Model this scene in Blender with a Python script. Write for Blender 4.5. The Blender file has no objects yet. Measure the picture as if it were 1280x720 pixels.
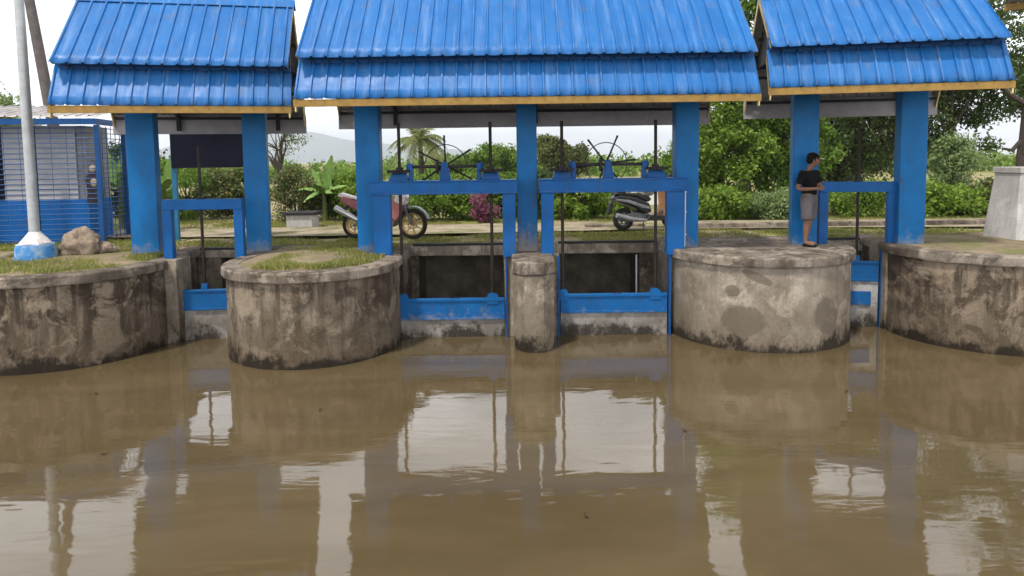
import bpy, bmesh, math, random
import numpy as np
from mathutils import Vector, Matrix, Euler
R = math.radians
random.seed(7); rng = np.random.default_rng(7)
S = bpy.context.scene
COL = S.collection

# ------------------------------------------------------------------ camera
cd = bpy.data.cameras.new('camera'); cam = bpy.data.objects.new('camera', cd); COL.objects.link(cam)
cd.sensor_width = 36; cd.lens = 23.906; cd.shift_y = -94.6/1280
cam.matrix_world = Matrix.Translation((0, 0, 3.05)) @ Matrix.Rotation(R(90-4.4), 4, 'X') @ Matrix.Rotation(-0.013, 4, 'Z')
cd.clip_end = 20000; cd.clip_start = 0.05
S.camera = cam
# ------------------------------------------------------------------ world
SUN_EL, SUN_AZ = 62, 214        # azimuth of the sun, degrees clockwise from +Y
w = bpy.data.worlds.new('World'); S.world = w; w.use_nodes = True
wn = w.node_tree.nodes; wl = w.node_tree.links
bg = wn['Background']
sky = wn.new('ShaderNodeTexSky'); sky.sky_type = 'NISHITA'; sky.sun_disc = False
sky.sun_elevation = R(SUN_EL); sky.sun_rotation = R(SUN_AZ); sky.air_density = 1.0; sky.dust_density = 2.0
tc = wn.new('ShaderNodeTexCoord'); mp = wn.new('ShaderNodeMapping'); mp.inputs['Scale'].default_value = (1, 1, 2.6)
n1 = wn.new('ShaderNodeTexNoise'); n1.inputs['Scale'].default_value = 2.3; n1.inputs['Detail'].default_value = 7; n1.inputs['Roughness'].default_value = .55
rp = wn.new('ShaderNodeValToRGB'); rp.color_ramp.elements[0].position = .30; rp.color_ramp.elements[1].position = .56
rp.color_ramp.elements[0].color = (.62, .62, .62, 1)
n2 = wn.new('ShaderNodeTexNoise'); n2.inputs['Scale'].default_value = 4; n2.inputs['Detail'].default_value = 6
rp2 = wn.new('ShaderNodeValToRGB'); rp2.color_ramp.elements[0].position = .33; rp2.color_ramp.elements[1].position = .62
rp2.color_ramp.elements[0].color = (7.6, 8.0, 8.7, 1); rp2.color_ramp.elements[1].color = (14.5, 14.5, 14.6, 1)
mx = wn.new('ShaderNodeMix'); mx.data_type = 'RGBA'
wl.new(tc.outputs['Generated'], mp.inputs[0]); wl.new(mp.outputs[0], n1.inputs['Vector']); wl.new(mp.outputs[0], n2.inputs['Vector'])
wl.new(n1.outputs[0], rp.inputs[0]); wl.new(n2.outputs[0], rp2.inputs[0])
sz = wn.new('ShaderNodeSeparateXYZ'); wl.new(tc.outputs['Generated'], sz.inputs[0])
mr = wn.new('ShaderNodeMapRange'); wl.new(sz.outputs[2], mr.inputs[0])
for i_, v_ in enumerate((0.0, .80, 3.0, .66)): mr.inputs[i_+1].default_value = v_
cm = wn.new('ShaderNodeVectorMath'); cm.operation = 'SCALE'; wl.new(rp2.outputs[0], cm.inputs[0]); wl.new(mr.outputs[0], cm.inputs['Scale'])
wl.new(rp.outputs[0], mx.inputs['Factor']); wl.new(sky.outputs[0], mx.inputs['A']); wl.new(cm.outputs[0], mx.inputs['B'])
wl.new(mx.outputs['Result'], bg.inputs['Color']); bg.inputs['Strength'].default_value = 0.074
# ------------------------------------------------------------------ sun
sd = bpy.data.lights.new('sun', 'SUN'); sd.energy = 3.3; sd.angle = R(5); sd.color = (1, .95, .87)
so = bpy.data.objects.new('sun', sd); COL.objects.link(so)
_d = Vector((math.sin(R(SUN_AZ))*math.cos(R(SUN_EL)), math.cos(R(SUN_AZ))*math.cos(R(SUN_EL)), math.sin(R(SUN_EL))))
so.rotation_euler = _d.to_track_quat('Z', 'Y').to_euler(); so.location = (-10, -10, 40)
S.view_settings.view_transform = 'Standard'; S.view_settings.look = 'None'; S.view_settings.gamma = 1
S.view_settings.use_curve_mapping = False
S.view_settings.exposure = 0.4

# ------------------------------------------------------------------ materials
class NT:
    def __init__(s, name):
        s.m = bpy.data.materials.new(name); s.m.use_nodes = True
        s.n = s.m.node_tree.nodes; s.l = s.m.node_tree.links; s.b = s.n['Principled BSDF']; s.out = s.n['Material Output']
    def node(s, t, **k):
        n = s.n.new(t)
        for a, v in k.items(): setattr(n, a, v)
        return n
    def pos(s):
        return s.node('ShaderNodeNewGeometry').outputs['Position']
    def obj(s):
        return s.node('ShaderNodeTexCoord').outputs['Object']
    def map(s, v, scale=(1, 1, 1), loc=(0, 0, 0)):
        m = s.node('ShaderNodeMapping'); m.inputs['Scale'].default_value = scale; m.inputs['Location'].default_value = loc
        s.l.new(v, m.inputs[0]); return m.outputs[0]
    def noise(s, v, scale, detail=6, rough=.6, dist=0):
        n = s.node('ShaderNodeTexNoise'); n.inputs['Scale'].default_value = scale; n.inputs['Detail'].default_value = detail
        n.inputs['Roughness'].default_value = rough; n.inputs['Distortion'].default_value = dist
        s.l.new(v, n.inputs['Vector']); return n.outputs[0]
    def ramp(s, v, stops):
        r = s.node('ShaderNodeValToRGB'); e = r.color_ramp.elements
        while len(e) < len(stops): e.new(.5)
        for el, (p, c) in zip(e, stops):
            el.position = p
            el.color = (c, c, c, 1) if isinstance(c, (int, float)) else (*c, 1)
        s.l.new(v, r.inputs[0]); return r.outputs[0]
    def mix(s, f, a, b, mode='MIX'):
        m = s.node('ShaderNodeMix', data_type='RGBA', blend_type=mode)
        for inp, v in (('Factor', f), ('A', a), ('B', b)):
            if isinstance(v, (int, float)): m.inputs[inp].default_value = v
            elif isinstance(v, tuple): m.inputs[inp].default_value = (*v, 1)
            else: s.l.new(v, m.inputs[inp])
        return m.outputs['Result']
    def math(s, op, a, b=0.0, clamp=False):
        m = s.node('ShaderNodeMath', operation=op, use_clamp=clamp)
        for i, v in enumerate((a, b)):
            if isinstance(v, (int, float)): m.inputs[i].default_value = v
            else: s.l.new(v, m.inputs[i])
        return m.outputs[0]
    def sep(s, v):
        n = s.node('ShaderNodeSeparateXYZ'); s.l.new(v, n.inputs[0]); return n.outputs
    def maprange(s, v, a, b, c=0.0, d=1.0):
        n = s.node('ShaderNodeMapRange'); s.l.new(v, n.inputs[0])
        for i, x in enumerate((a, b, c, d)): n.inputs[i+1].default_value = x
        return n.outputs[0]
    def bump(s, h, strength=.3, dist=.02):
        n = s.node('ShaderNodeBump'); n.inputs['Strength'].default_value = strength; n.inputs['Distance'].default_value = dist
        s.l.new(h, n.inputs['Height']); s.l.new(n.outputs[0], s.b.inputs['Normal'])
    def set(s, **k):
        for a, v in k.items():
            i = s.b.inputs[a.replace('_', ' ')]
            if isinstance(v, (int, float)): i.default_value = v
            elif isinstance(v, tuple): i.default_value = (*v, 1) if len(v) == 3 else v
            else: s.l.new(v, i)
        return s.m

def mat_concrete(name, base=(.145, .112, .082), dark=(.040, .029, .020), streak=1.0, wet=True, light=(.24, .195, .148), patch=.65, spots=None):
    base, dark, light = (tuple(x*.92 for x in q) for q in (base, dark, light))
    t = NT(name); p = t.pos()
    big = t.noise(p, .9, 6, .62, .6)
    med = t.noise(t.map(p, (1, 1, .8)), 3.2, 8, .68, .4)
    c = t.mix(t.ramp(big, [(.42, 0.0), (.56, 1.0)]), base, light)
    c = t.mix(t.math('MULTIPLY', t.ramp(t.noise(t.map(p, (1, 1, .7), (3, 8, 1)), .8, 7, .66, .8), [(.50, 0.0), (.60, 1.0)]), patch), c, dark)
    blot = t.ramp(med, [(.49, 0.0), (.57, 1.0)])
    c = t.mix(t.math('MULTIPLY', blot, patch), c, dark)
    st = t.noise(t.map(p, (5.5, 5.5, .35)), 1.6, 6, .6)
    z = t.sep(p)[2]
    top = t.maprange(z, .35, 1.45, .35, 1.0)
    sf = t.math('MULTIPLY', t.math('MULTIPLY', t.ramp(st, [(.46, 0.0), (.58, 1.0)]), top), .8*streak, True)
    c = t.mix(sf, c, dark)
    pale = t.ramp(t.noise(t.map(p, (1, 1, 1), (9, 4, 2)), 1.9, 8, .68, .6), [(.53, 0.0), (.60, 1.0)])
    c = t.mix(t.math('MULTIPLY', pale, .6), c, tuple(min(.55, x*1.45) for x in light))
    if wet:
        edge = t.math('ADD', z, t.math('MULTIPLY', t.math('SUBTRACT', t.noise(t.map(p, (1, 1, .7)), 2.3, 9, .76), .5), -1.5))
        c = t.mix(t.maprange(edge, .2, .85, .55, 0.0), c, (.10, .075, .048))
        c = t.mix(t.maprange(edge, .05, .20, .95, 0.0), c, (.014, .011, .007))
    fine = t.noise(p, 38, 5, .7)
    c = t.mix(t.math('MULTIPLY', t.ramp(fine, [(.35, 1.0), (.6, 0.0)]), .35), c, dark)
    t.bump(t.math('ADD', t.math('MULTIPLY', fine, .5), med), .5, .025)
    t.set(Base_Color=c, Roughness=.9, Specular_IOR_Level=.10)
    if spots: add_patches(t, spots)
    return t.m

def add_patches(t, spots):
    b = t.b.inputs['Base Color']; c = b.links[0].from_socket; p = t.pos(); xyz = t.sep(p)
    nz = t.math('MULTIPLY', t.math('SUBTRACT', t.noise(p, 5, 7, .7), .5), 1.6)
    for x0, z0, a, h, rot in spots:
        dx = t.math('SUBTRACT', xyz[0], x0); dz = t.math('SUBTRACT', xyz[2], z0)
        u = t.math('ADD', t.math('MULTIPLY', dx, math.cos(rot)/a), t.math('MULTIPLY', dz, math.sin(rot)/a))
        v = t.math('ADD', t.math('MULTIPLY', dx, -math.sin(rot)/h), t.math('MULTIPLY', dz, math.cos(rot)/h))
        d = t.math('ADD', t.math('ADD', t.math('MULTIPLY', u, u), t.math('MULTIPLY', v, v)), nz)
        c = t.mix(t.maprange(d, .85, 1.15, .75, 0.0), c, (.105, .086, .066))
    t.l.new(c, b)
def mat_blue(name, base=(.005, .145, .40), wear=None, rough=.42):
    base = tuple(x*.80 for x in base)
    t = NT(name); p = t.pos()
    n = t.noise(p, 3, 5, .6)
    c = t.mix(t.ramp(n, [(.3, 0.0), (.7, 1.0)]), tuple(x*.82 for x in base), tuple(min(1, x*1.12) for x in base))
    g = t.ramp(t.noise(t.map(p, (8, 8, .8)), 1.5, 5, .6), [(.52, 0.0), (.72, .30)])
    c = t.mix(g, c, (.012, .07, .16))
    if wear:
        z = t.sep(p)[2]
        e = t.math('ADD', z, t.math('MULTIPLY', t.math('SUBTRACT', t.noise(p, 7, 6, .7), .5), .9))
        f = t.maprange(e, wear[0], wear[1], 1.0, 0.0)
        c = t.mix(f, c, (.22, .20, .18))
    chips = t.ramp(t.noise(p, 26, 4, .7), [(.66, 0.0), (.70, .7)])
    c = t.mix(chips, c, (.16, .17, .19))
    rust = t.math('MULTIPLY', t.ramp(t.noise(t.map(p, (6, 6, 1.1), (4, 1, 7)), 2.6, 8, .72), [(.57, 0.0), (.66, 1.0)]), .55)
    c = t.mix(rust, c, (.060, .042, .036))
    t.bump(t.noise(p, 60, 3), .08, .01)
    return t.set(Base_Color=c, Roughness=rough, Specular_IOR_Level=.14)

def mat_roof(name):
    t = NT(name); p = t.obj()
    n = t.noise(t.map(p, (1, .6, .6)), 2.2, 6, .6)
    c = t.mix(t.ramp(n, [(.3, 0.0), (.7, 1.0)]), (.008, .095, .29), (.014, .128, .365))
    sx = t.math('FLOOR', t.math('DIVIDE', t.sep(p)[0], .786)); wn_ = t.node('ShaderNodeTexWhiteNoise', noise_dimensions='1D'); t.l.new(sx, wn_.inputs['W'])
    c = t.mix(t.math('MULTIPLY', wn_.outputs[0], .30), c, (.010, .10, .32))
    g = t.ramp(t.noise(t.map(p, (9, .7, .7)), 1.2, 6, .65), [(.5, 0.0), (.75, .5)])
    c = t.mix(g, c, (.16, .26, .44))
    d = t.ramp(t.noise(t.map(p, (2.5, 1, .8)), 3, 8, .72), [(.54, 0.0), (.68, .5)])
    c = t.mix(d, c, (.09, .12, .18))
    t.bump(t.math('ADD', t.noise(t.map(p, (2.2, 1.1, 1.1)), 2.0, 3, .5), t.math('MULTIPLY', t.noise(p, 9, 3), .25)), .22, .05)
    return t.set(Base_Color=c, Roughness=t.maprange(t.noise(p, 4, 5), .3, .7, .36, .55), Specular_IOR_Level=.24)

def mat_plain(name, col, rough=.6, metal=0.0, var=.25, scale=8, bump=.1, spec=.22):
    t = NT(name); p = t.obj()
    n = t.noise(p, scale, 6, .65)
    c = t.mix(t.ramp(n, [(.3, 0.0), (.7, 1.0)]), tuple(x*(1-var) for x in col), tuple(min(1, x*(1+var)) for x in col))
    if bump: t.bump(t.noise(p, scale*5, 4), bump, .01)
    return t.set(Base_Color=c, Roughness=rough, Metallic=metal, Specular_IOR_Level=spec)

def mat_leaf(name, dark, light, trans=.35, yellow=None):
    t = NT(name); g = t.node('ShaderNodeNewGeometry')
    rnd = g.outputs['Random Per Island']
    c = t.mix(t.math('POWER', rnd, 1.5), dark, light)
    big = t.ramp(t.noise(g.outputs['Position'], .9, 3), [(.35, 0.0), (.65, 1.0)])
    c = t.mix(t.math('MULTIPLY', big, .6), c, light)
    if yellow: c = t.mix(t.ramp(rnd, [(.86, 0.0), (.92, 1.0)]), c, yellow)
    t.set(Base_Color=c, Roughness=.5, Specular_IOR_Level=.22)
    tr = t.node('ShaderNodeBsdfTranslucent'); t.l.new(t.mix(.5, c, light), tr.inputs[0])
    ms = t.node('ShaderNodeMixShader'); ms.inputs[0].default_value = trans
    t.l.new(t.b.outputs[0], ms.inputs[1]); t.l.new(tr.outputs[0], ms.inputs[2]); t.l.new(ms.outputs[0], t.out.inputs[0])
    return t.m

def mat_ground(name):
    t = NT(name); p = t.pos()
    a = t.noise(p, .55, 6, .6); b = t.noise(p, 4, 8, .7)
    grass = t.mix(t.ramp(b, [(.3, 0.0), (.7, 1.0)]), (.09, .11, .025), (.28, .27, .08))
    dirt = t.mix(t.ramp(b, [(.3, 0.0), (.7, 1.0)]), (.19, .145, .09), (.38, .31, .21))
    c = t.mix(t.ramp(a, [(.40, 0.0), (.58, 1.0)]), dirt, grass)
    t.bump(b, .6, .05)
    return t.set(Base_Color=c, Roughness=.95, Specular_IOR_Level=.1)

def mat_dirt(name, lo=(.20, .16, .11), hi=(.40, .34, .25)):
    t = NT(name); p = t.pos()
    b = t.noise(p, 3, 8, .7)
    c = t.mix(t.ramp(b, [(.3, 0.0), (.7, 1.0)]), lo, hi)
    c = t.mix(t.ramp(t.noise(p, 1.1, 6, .65), [(.5, 0.0), (.62, .8)]), c, (.13, .14, .045))
    t.bump(t.noise(p, 14, 6, .7), .7, .04)
    return t.set(Base_Color=c, Roughness=.95, Specular_IOR_Level=.1)

def mat_water(name):
    t = NT(name); p = t.pos()
    a = t.noise(t.map(p, (.45, 1.0, 1)), .8, 4, .5)
    c = t.mix(t.ramp(t.noise(t.map(p, (.25, .9, 1)), 1.1, 6, .62, 1.2), [(.35, 0.0), (.66, 1.0)]), (.078, .056, .027), (.106, .078, .040))
    w1 = t.noise(t.map(p, (.8, 2.2, 1)), 1.7, 2, .5, .3)
    w2 = t.noise(t.map(p, (1.0, 3.0, 1)), 7, 3, .55)
    patch = t.ramp(t.noise(p, .55, 3), [(.48, .04), (.66, 1.0)])
    h = t.math('ADD', w1, t.math('MULTIPLY', t.math('MULTIPLY', w2, patch), .42))
    t.bump(h, .055, .06)
    return t.set(Base_Color=c, Roughness=.035, IOR=1.6, Specular_IOR_Level=.5)

M = {}
M['concrete'] = mat_concrete('stained_concrete')
M['concrete_dark'] = mat_concrete('dark_stained_concrete', (.150, .112, .080), (.032, .023, .016), 1.2, True, (.24, .19, .14), .75)
M['concrete_grey'] = mat_concrete('greyer_concrete', (.225, .187, .145), (.085, .066, .048), .5, True, (.31, .265, .21), .42)
M['concrete_cap'] = mat_concrete('weathered_coping', (.19, .155, .122), (.055, .043, .033), .5, False, (.29, .245, .20))
M['concrete_patched'] = mat_concrete('patched_pier_concrete', (.25, .208, .163), (.095, .075, .055), .4, True, (.33, .285, .23), .30, spots=[(3.80, 1.18, .24, .07, -.45), (3.46, .95, .10, .09, 0), (3.62, .48, .30, .24, .2), (4.9, .55, .22, .30, .1)])
M['coping_pale'] = mat_concrete('pale_coping', (.30, .25, .195), (.10, .08, .06), .5, False, (.40, .35, .28), .4)
M['concrete_light'] = mat_concrete('pale_concrete', (.42, .40, .375), (.24, .22, .20), .25, False, (.50, .48, .46), .15)
M['tunnel'] = mat_plain('culvert_concrete', (.11, .092, .072), .9, 0, .6, 2.5, .5, .1)
M['blue'] = mat_blue('blue_paint', wear=(1.36, 1.66))
M['blue_worn'] = mat_blue('blue_paint_worn', wear=(1.45, 1.95))
M['blue_gate'] = mat_blue('blue_gate_paint', (.006, .115, .345), wear=(.10, .42))
M['blue_frame'] = mat_blue('blue_frame_paint', (.006, .100, .325))
M['blue_dark'] = mat_blue('dark_blue_paint', (.008, .075, .25))
M['blue_wall'] = mat_blue('blue_wall_paint', (.012, .15, .50), rough=.7)
M['roof'] = mat_roof('blue_roof_sheet')
M['under'] = mat_plain('roof_underside', (.30, .29, .29), .6)
M['yellow'] = mat_plain('yellow_fascia_paint', (.25, .15, .038), .5, 0, .25, 5)
M['cream'] = mat_plain('cream_trim', (.55, .44, .20), .6, 0, .25, 5)
M['grey_board'] = mat_plain('grey_board', (.30, .285, .29), .7, 0, .15, 4)
M['dark_steel'] = mat_plain('dark_steel', (.024, .022, .024), .75, .1, .4, 12)
M['rod'] = mat_plain('greased_rod', (.022, .016, .013), .7, .1, .5, 20)
M['white'] = mat_plain('white_pvc', (.62, .64, .68), .5, 0, .12, 8)
M['mud_panel'] = mat_concrete('silted_panel', (.32, .30, .28), (.15, .135, .12), .5, True, (.47, .455, .44), .45)
M['galv'] = mat_plain('galvanised_pole', (.36, .37, .38), .5, .25, .18, 6)
M['dark_pole'] = mat_plain('dark_pole_concrete', (.10, .085, .08), .85, 0, .3, 6)
M['siding'] = mat_plain('white_siding', (.36, .36, .38), .7, 0, .12, 4)
M['zinc'] = mat_plain('zinc_roof', (.40, .37, .36), .5, .2, .3, 5)
M['navy'] = mat_plain('navy_board', (.010, .011, .020), .9, 0, .3, 3, .1, .05)
M['tealpost'] = mat_plain('teal_post', (.015, .12, .22), .5)
M['water'] = mat_water('muddy_water')
M['ground'] = mat_ground('ground_earth_grass')
M['dirt'] = mat_dirt('dirt_track')
M['soil'] = mat_dirt('pier_soil', (.15, .115, .075), (.30, .24, .16))
M['rock'] = mat_plain('rubble_stone', (.22, .17, .125), .9, 0, .45, 9, .6)
M['bark'] = mat_plain('bark', (.05, .040, .030), .9, 0, .4, 12, .5)
M['leaf_mid'] = mat_leaf('leaf_mid', (.009, .036, .004), (.19, .31, .040))
M['leaf_bright'] = mat_leaf('leaf_bright', (.022, .075, .006), (.25, .36, .05), .40)
M['leaf_dark'] = mat_leaf('leaf_dark', (.006, .018, .005), (.09, .14, .032), .3)
M['leaf_olive'] = mat_leaf('leaf_olive', (.02, .04, .010), (.14, .17, .05), .3, (.22, .17, .05))
M['leaf_pale'] = mat_leaf('leaf_pale', (.05, .10, .03), (.28, .36, .14), .4)
M['leaf_pink'] = mat_leaf('leaf_pink', (.10, .03, .06), (.34, .12, .20), .35)
M['leaf_palm'] = mat_leaf('leaf_palm', (.05, .08, .03), (.24, .25, .08), .35)
M['grass'] = mat_leaf('grass_blade', (.07, .10, .02), (.30, .31, .08), .35, (.45, .36, .16))
M['rubber'] = mat_plain('rubber', (.018, .017, .016), .8)
M['gold'] = mat_plain('gold_rim', (.42, .28, .11), .4, .5)
M['pink'] = mat_plain('faded_red_plastic', (.30, .11, .11), .35)
M['whitepl'] = mat_plain('white_plastic', (.62, .56, .55), .35)
M['blackpl'] = mat_plain('black_plastic', (.02, .02, .022), .35)
M['greypl'] = mat_plain('grey_plastic', (.20, .20, .21), .4)
M['brown'] = mat_plain('brown_plastic', (.30, .15, .07), .45)
M['chrome'] = mat_plain('silver_metal', (.60, .60, .60), .3, .8, .1)
M['engine'] = mat_plain('engine_metal', (.12, .12, .12), .5, .5)
M['seat'] = mat_plain('seat_vinyl', (.025, .023, .022), .6)
M['skin'] = mat_plain('skin', (.17, .088, .056), .6, 0, .12, 10, .05)
M['shirt'] = mat_plain('black_cotton', (.006, .006, .007), .95, 0, .3, 10, .6, .1)
M['shorts'] = mat_plain('grey_cotton', (.085, .076, .08), .9, 0, .2, 14, .3)
M['hair'] = mat_plain('black_hair', (.006, .005, .005), .9, 0, .3, 20, .6, .1)
M['beige'] = mat_plain('beige_cloth', (.40, .33, .25), .8)
M['mountain'] = mat_plain('mountain_slope', (.09, .12, .11), .95, 0, .3, .004, 0)
M['whitewash'] = mat_plain('whitewashed_wall', (.75, .75, .75), .8, 0, .08, 3)
M['silver_cloth'] = mat_plain('dark_jacket', (.03, .025, .03), .8)

# ------------------------------------------------------------------ helpers
def tag(o, label=None, cat=None, group=None, kind=None):
    if label: o['label'] = label
    if cat: o['category'] = cat
    if group: o['group'] = group
    if kind: o['kind'] = kind
    return o
def empty(name, loc=(0, 0, 0), rz=0):
    o = bpy.data.objects.new(name, None); COL.objects.link(o); o.location = loc; o.rotation_euler = (0, 0, rz)
    o.empty_display_size = .2
    return o
class MB:
    def __init__(s): s.v = []; s.f = []
    def add(s, vs, fs):
        b = len(s.v); s.v += [tuple(v) for v in vs]; s.f += [tuple(i+b for i in f) for f in fs]; return s
    def box(s, x0, x1, y0, y1, z0, z1):
        return s.add([(x0, y0, z0), (x1, y0, z0), (x1, y1, z0), (x0, y1, z0), (x0, y0, z1), (x1, y0, z1), (x1, y1, z1), (x0, y1, z1)],
                     [(3, 2, 1, 0), (4, 5, 6, 7), (0, 1, 5, 4), (1, 2, 6, 5), (2, 3, 7, 6), (3, 0, 4, 7)])
    def prism(s, poly, z0, z1, top=1.0, c=None):
        n = len(poly)
        if c is None: c = (sum(p[0] for p in poly)/n, sum(p[1] for p in poly)/n)
        vs = [(x, y, z0) for x, y in poly] + [(c[0]+(x-c[0])*top, c[1]+(y-c[1])*top, z1) for x, y in poly]
        fs = [tuple(range(n-1, -1, -1)), tuple(range(n, 2*n))] + [(i, (i+1) % n, n+(i+1) % n, n+i) for i in range(n)]
        return s.add(vs, fs)
    def plate(s, poly, y0, y1):          # polygon in xz, extruded along y
        n = len(poly)
        vs = [(x, y0, z) for x, z in poly] + [(x, y1, z) for x, z in poly]
        fs = [tuple(range(n)), tuple(range(2*n-1, n-1, -1))] + [((i+1) % n, i, n+i, n+(i+1) % n) for i in range(n)]
        return s.add(vs, fs)
    def plate_yz(s, poly, x0, x1):
        n = len(poly)
        vs = [(x0, y, z) for y, z in poly] + [(x1, y, z) for y, z in poly]
        fs = [tuple(range(n-1, -1, -1)), tuple(range(n, 2*n))] + [(i, (i+1) % n, n+(i+1) % n, n+i) for i in range(n)]
        return s.add(vs, fs)
    def tube(s, pts, rad, n=10, caps=True):
        pts = [Vector(p) for p in pts]
        if isinstance(rad, (int, float)): rad = [rad]*len(pts)
        vs = []; fs = []
        up = Vector((0, 0, 1))
        for i, p in enumerate(pts):
            d = (pts[min(i+1, len(pts)-1)]-pts[max(i-1, 0)]).normalized()
            a = d.cross(up)
            if a.length < .05: a = d.cross(Vector((0, 1, 0)))
            a.normalize(); b = d.cross(a).normalized()
            for k in range(n):
                t = 2*math.pi*k/n; vs.append(p + (a*math.cos(t)+b*math.sin(t))*rad[i])
        for i in range(len(pts)-1):
            for k in range(n):
                fs.append((i*n+k, i*n+(k+1) % n, (i+1)*n+(k+1) % n, (i+1)*n+k))
        if caps: fs += [tuple(range(n-1, -1, -1)), tuple(range((len(pts)-1)*n, len(pts)*n))]
        return s.add(vs, fs)
    def bar(s, p0, p1, wx, wz):          # rectangular bar
        p0 = Vector(p0); p1 = Vector(p1); d = (p1-p0).normalized()
        a = d.cross(Vector((0, 0, 1)))
        if a.length < .05: a = Vector((1, 0, 0))
        a.normalize(); b = a.cross(d).normalized()
        vs = [p+a*sx*wx/2+b*sz*wz/2 for p in (p0, p1) for sx, sz in ((-1, -1), (1, -1), (1, 1), (-1, 1))]
        return s.add(vs, [(0, 1, 2, 3), (7, 6, 5, 4), (0, 4, 5, 1), (1, 5, 6, 2), (2, 6, 7, 3), (3, 7, 4, 0)])
    def torus(s, c, R_, r, axis='y', n=40, m=10, a0=0, a1=2*math.pi, sq=1.0):
        vs = []; fs = []
        closed = abs(a1-a0) > 6.28
        N = n if closed else n+1
        for i in range(N):
            t = a0+(a1-a0)*i/n
            for k in range(m):
                u = 2*math.pi*k/m
                rr = R_+r*math.cos(u); h = r*sq*math.sin(u)
                q = (rr*math.cos(t), h, rr*math.sin(t)) if axis == 'y' else ((rr*math.cos(t), rr*math.sin(t), h) if axis == 'z' else (h, rr*math.cos(t), rr*math.sin(t)))
                vs.append((c[0]+q[0], c[1]+q[1], c[2]+q[2]))
        for i in range(n):
            for k in range(m):
                fs.append((i*m+k, i*m+(k+1) % m, ((i+1) % N)*m+(k+1) % m, ((i+1) % N)*m+k))
        return s.add(vs, fs)
    def lathe(s, c, prof, n=32):         # prof [(r,z)]
        vs = []; fs = []
        for r, z in prof:
            for k in range(n):
                t = 2*math.pi*k/n; vs.append((c[0]+r*math.cos(t), c[1]+r*math.sin(t), c[2]+z))
        for i in range(len(prof)-1):
            for k in range(n): fs.append((i*n+k, i*n+(k+1) % n, (i+1)*n+(k+1) % n, (i+1)*n+k))
        fs += [tuple(range(n-1, -1, -1)), tuple(range((len(prof)-1)*n, len(prof)*n))]
        return s.add(vs, fs)
    def ell(s, c, rx, ry, rz, n=16, m=10, rot=None):
        vs = []; fs = []
        for j in range(m+1):
            a = -math.pi/2+math.pi*j/m
            for k in range(n):
                t = 2*math.pi*k/n
                v = Vector((rx*math.cos(a)*math.cos(t), ry*math.cos(a)*math.sin(t), rz*math.sin(a)))
                if rot: v = rot @ v
                vs.append((c[0]+v.x, c[1]+v.y, c[2]+v.z))
        for j in range(m):
            for k in range(n): fs.append((j*n+k, j*n+(k+1) % n, (j+1)*n+(k+1) % n, (j+1)*n+k))
        return s.add(vs, fs)
    def build(s, name, mat, parent=None, loc=(0, 0, 0), rz=0, bevel=0, smooth=True, clean=True):
        me = bpy.data.meshes.new(name); me.from_pydata(s.v, [], s.f)
        if clean:
            bm = bmesh.new(); bm.from_mesh(me); bmesh.ops.recalc_face_normals(bm, faces=bm.faces); bm.to_mesh(me); bm.free()
        if smooth:
            me.polygons.foreach_set('use_smooth', [True]*len(me.polygons)); me.set_sharp_from_angle(angle=R(35))
        me.materials.append(mat); me.update()
        o = bpy.data.objects.new(name, me); COL.objects.link(o)
        o.location = loc; o.rotation_euler = (0, 0, rz)
        if parent: o.parent = parent
        if bevel:
            b = o.modifiers.new('bevel', 'BEVEL'); b.width = bevel; b.segments = 2; b.limit_method = 'ANGLE'; b.angle_limit = R(40)
        return o
def rough(mb, amp, scale=3.0):           # small irregularities on vertices
    from mathutils import noise
    mb.v = [tuple(Vector(v)+noise.noise_vector(Vector(v)*scale)*amp) for v in mb.v]; return mb

def arc(cx, cy, r, a0, a1, n):
    return [(cx+r*math.cos(a0+(a1-a0)*i/n), cy+r*math.sin(a0+(a1-a0)*i/n)) for i in range(n+1)]

# ------------------------------------------------------------------ setting: water, ground, track
def grid_sheet(name, x0, x1, y0, y1, z, nx, ny, mat, amp=0.0, kind='structure', fn=None):
    from mathutils import noise
    mb = MB()
    for j in range(ny+1):
        for i in range(nx+1):
            x = x0+(x1-x0)*i/nx; y = y0+(y1-y0)*j/ny
            zz = z + (amp*noise.noise(Vector((x*.7, y*.7, 3))) if amp else 0) + (fn(x, y) if fn else 0)
            mb.v.append((x, y, zz))
    for j in range(ny):
        for i in range(nx):
            a = j*(nx+1)+i; mb.f.append((a, a+1, a+nx+2, a+nx+1))
    o = mb.build(name, mat, clean=False); tag(o, kind=kind); return o
grid_sheet('water', -90, 90, -70, 18, 0.0, 4, 4, M['water'])
grid_sheet('ground', -60, 60, 13.15, 60, 1.405, 200, 90, M['ground'], .05)
tag(MB().add([(-4000, 60, 1.40), (4000, 60, 1.40), (4000, 9000, 1.40), (-4000, 9000, 1.40)], [(0, 1, 2, 3)]).build('far_ground', M['ground'], clean=False), kind='structure')
# banks beside the abutments
for sx in (-1, 1):
    mb = MB(); x0, x1 = (-60, -9.05) if sx < 0 else (9.62, 60)
    mb.box(x0, x1, 11.6, 13.4, -1.5, 1.40)
    tag(mb.build('bank_terrace', M['soil']), kind='structure')
def track_y(x): return .25*math.sin(x*.35)
mb = MB(); n = 80
for i in range(n+1):
    x = -40+80*i/n
    mb.v += [(x, 14.9+track_y(x), 1.468), (x, 16.9+track_y(x+2), 1.468)]
for i in range(n): mb.f.append((2*i, 2*i+2, 2*i+3, 2*i+1))
tag(mb.build('dirt_track', M['dirt'], clean=False), kind='structure')
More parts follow.
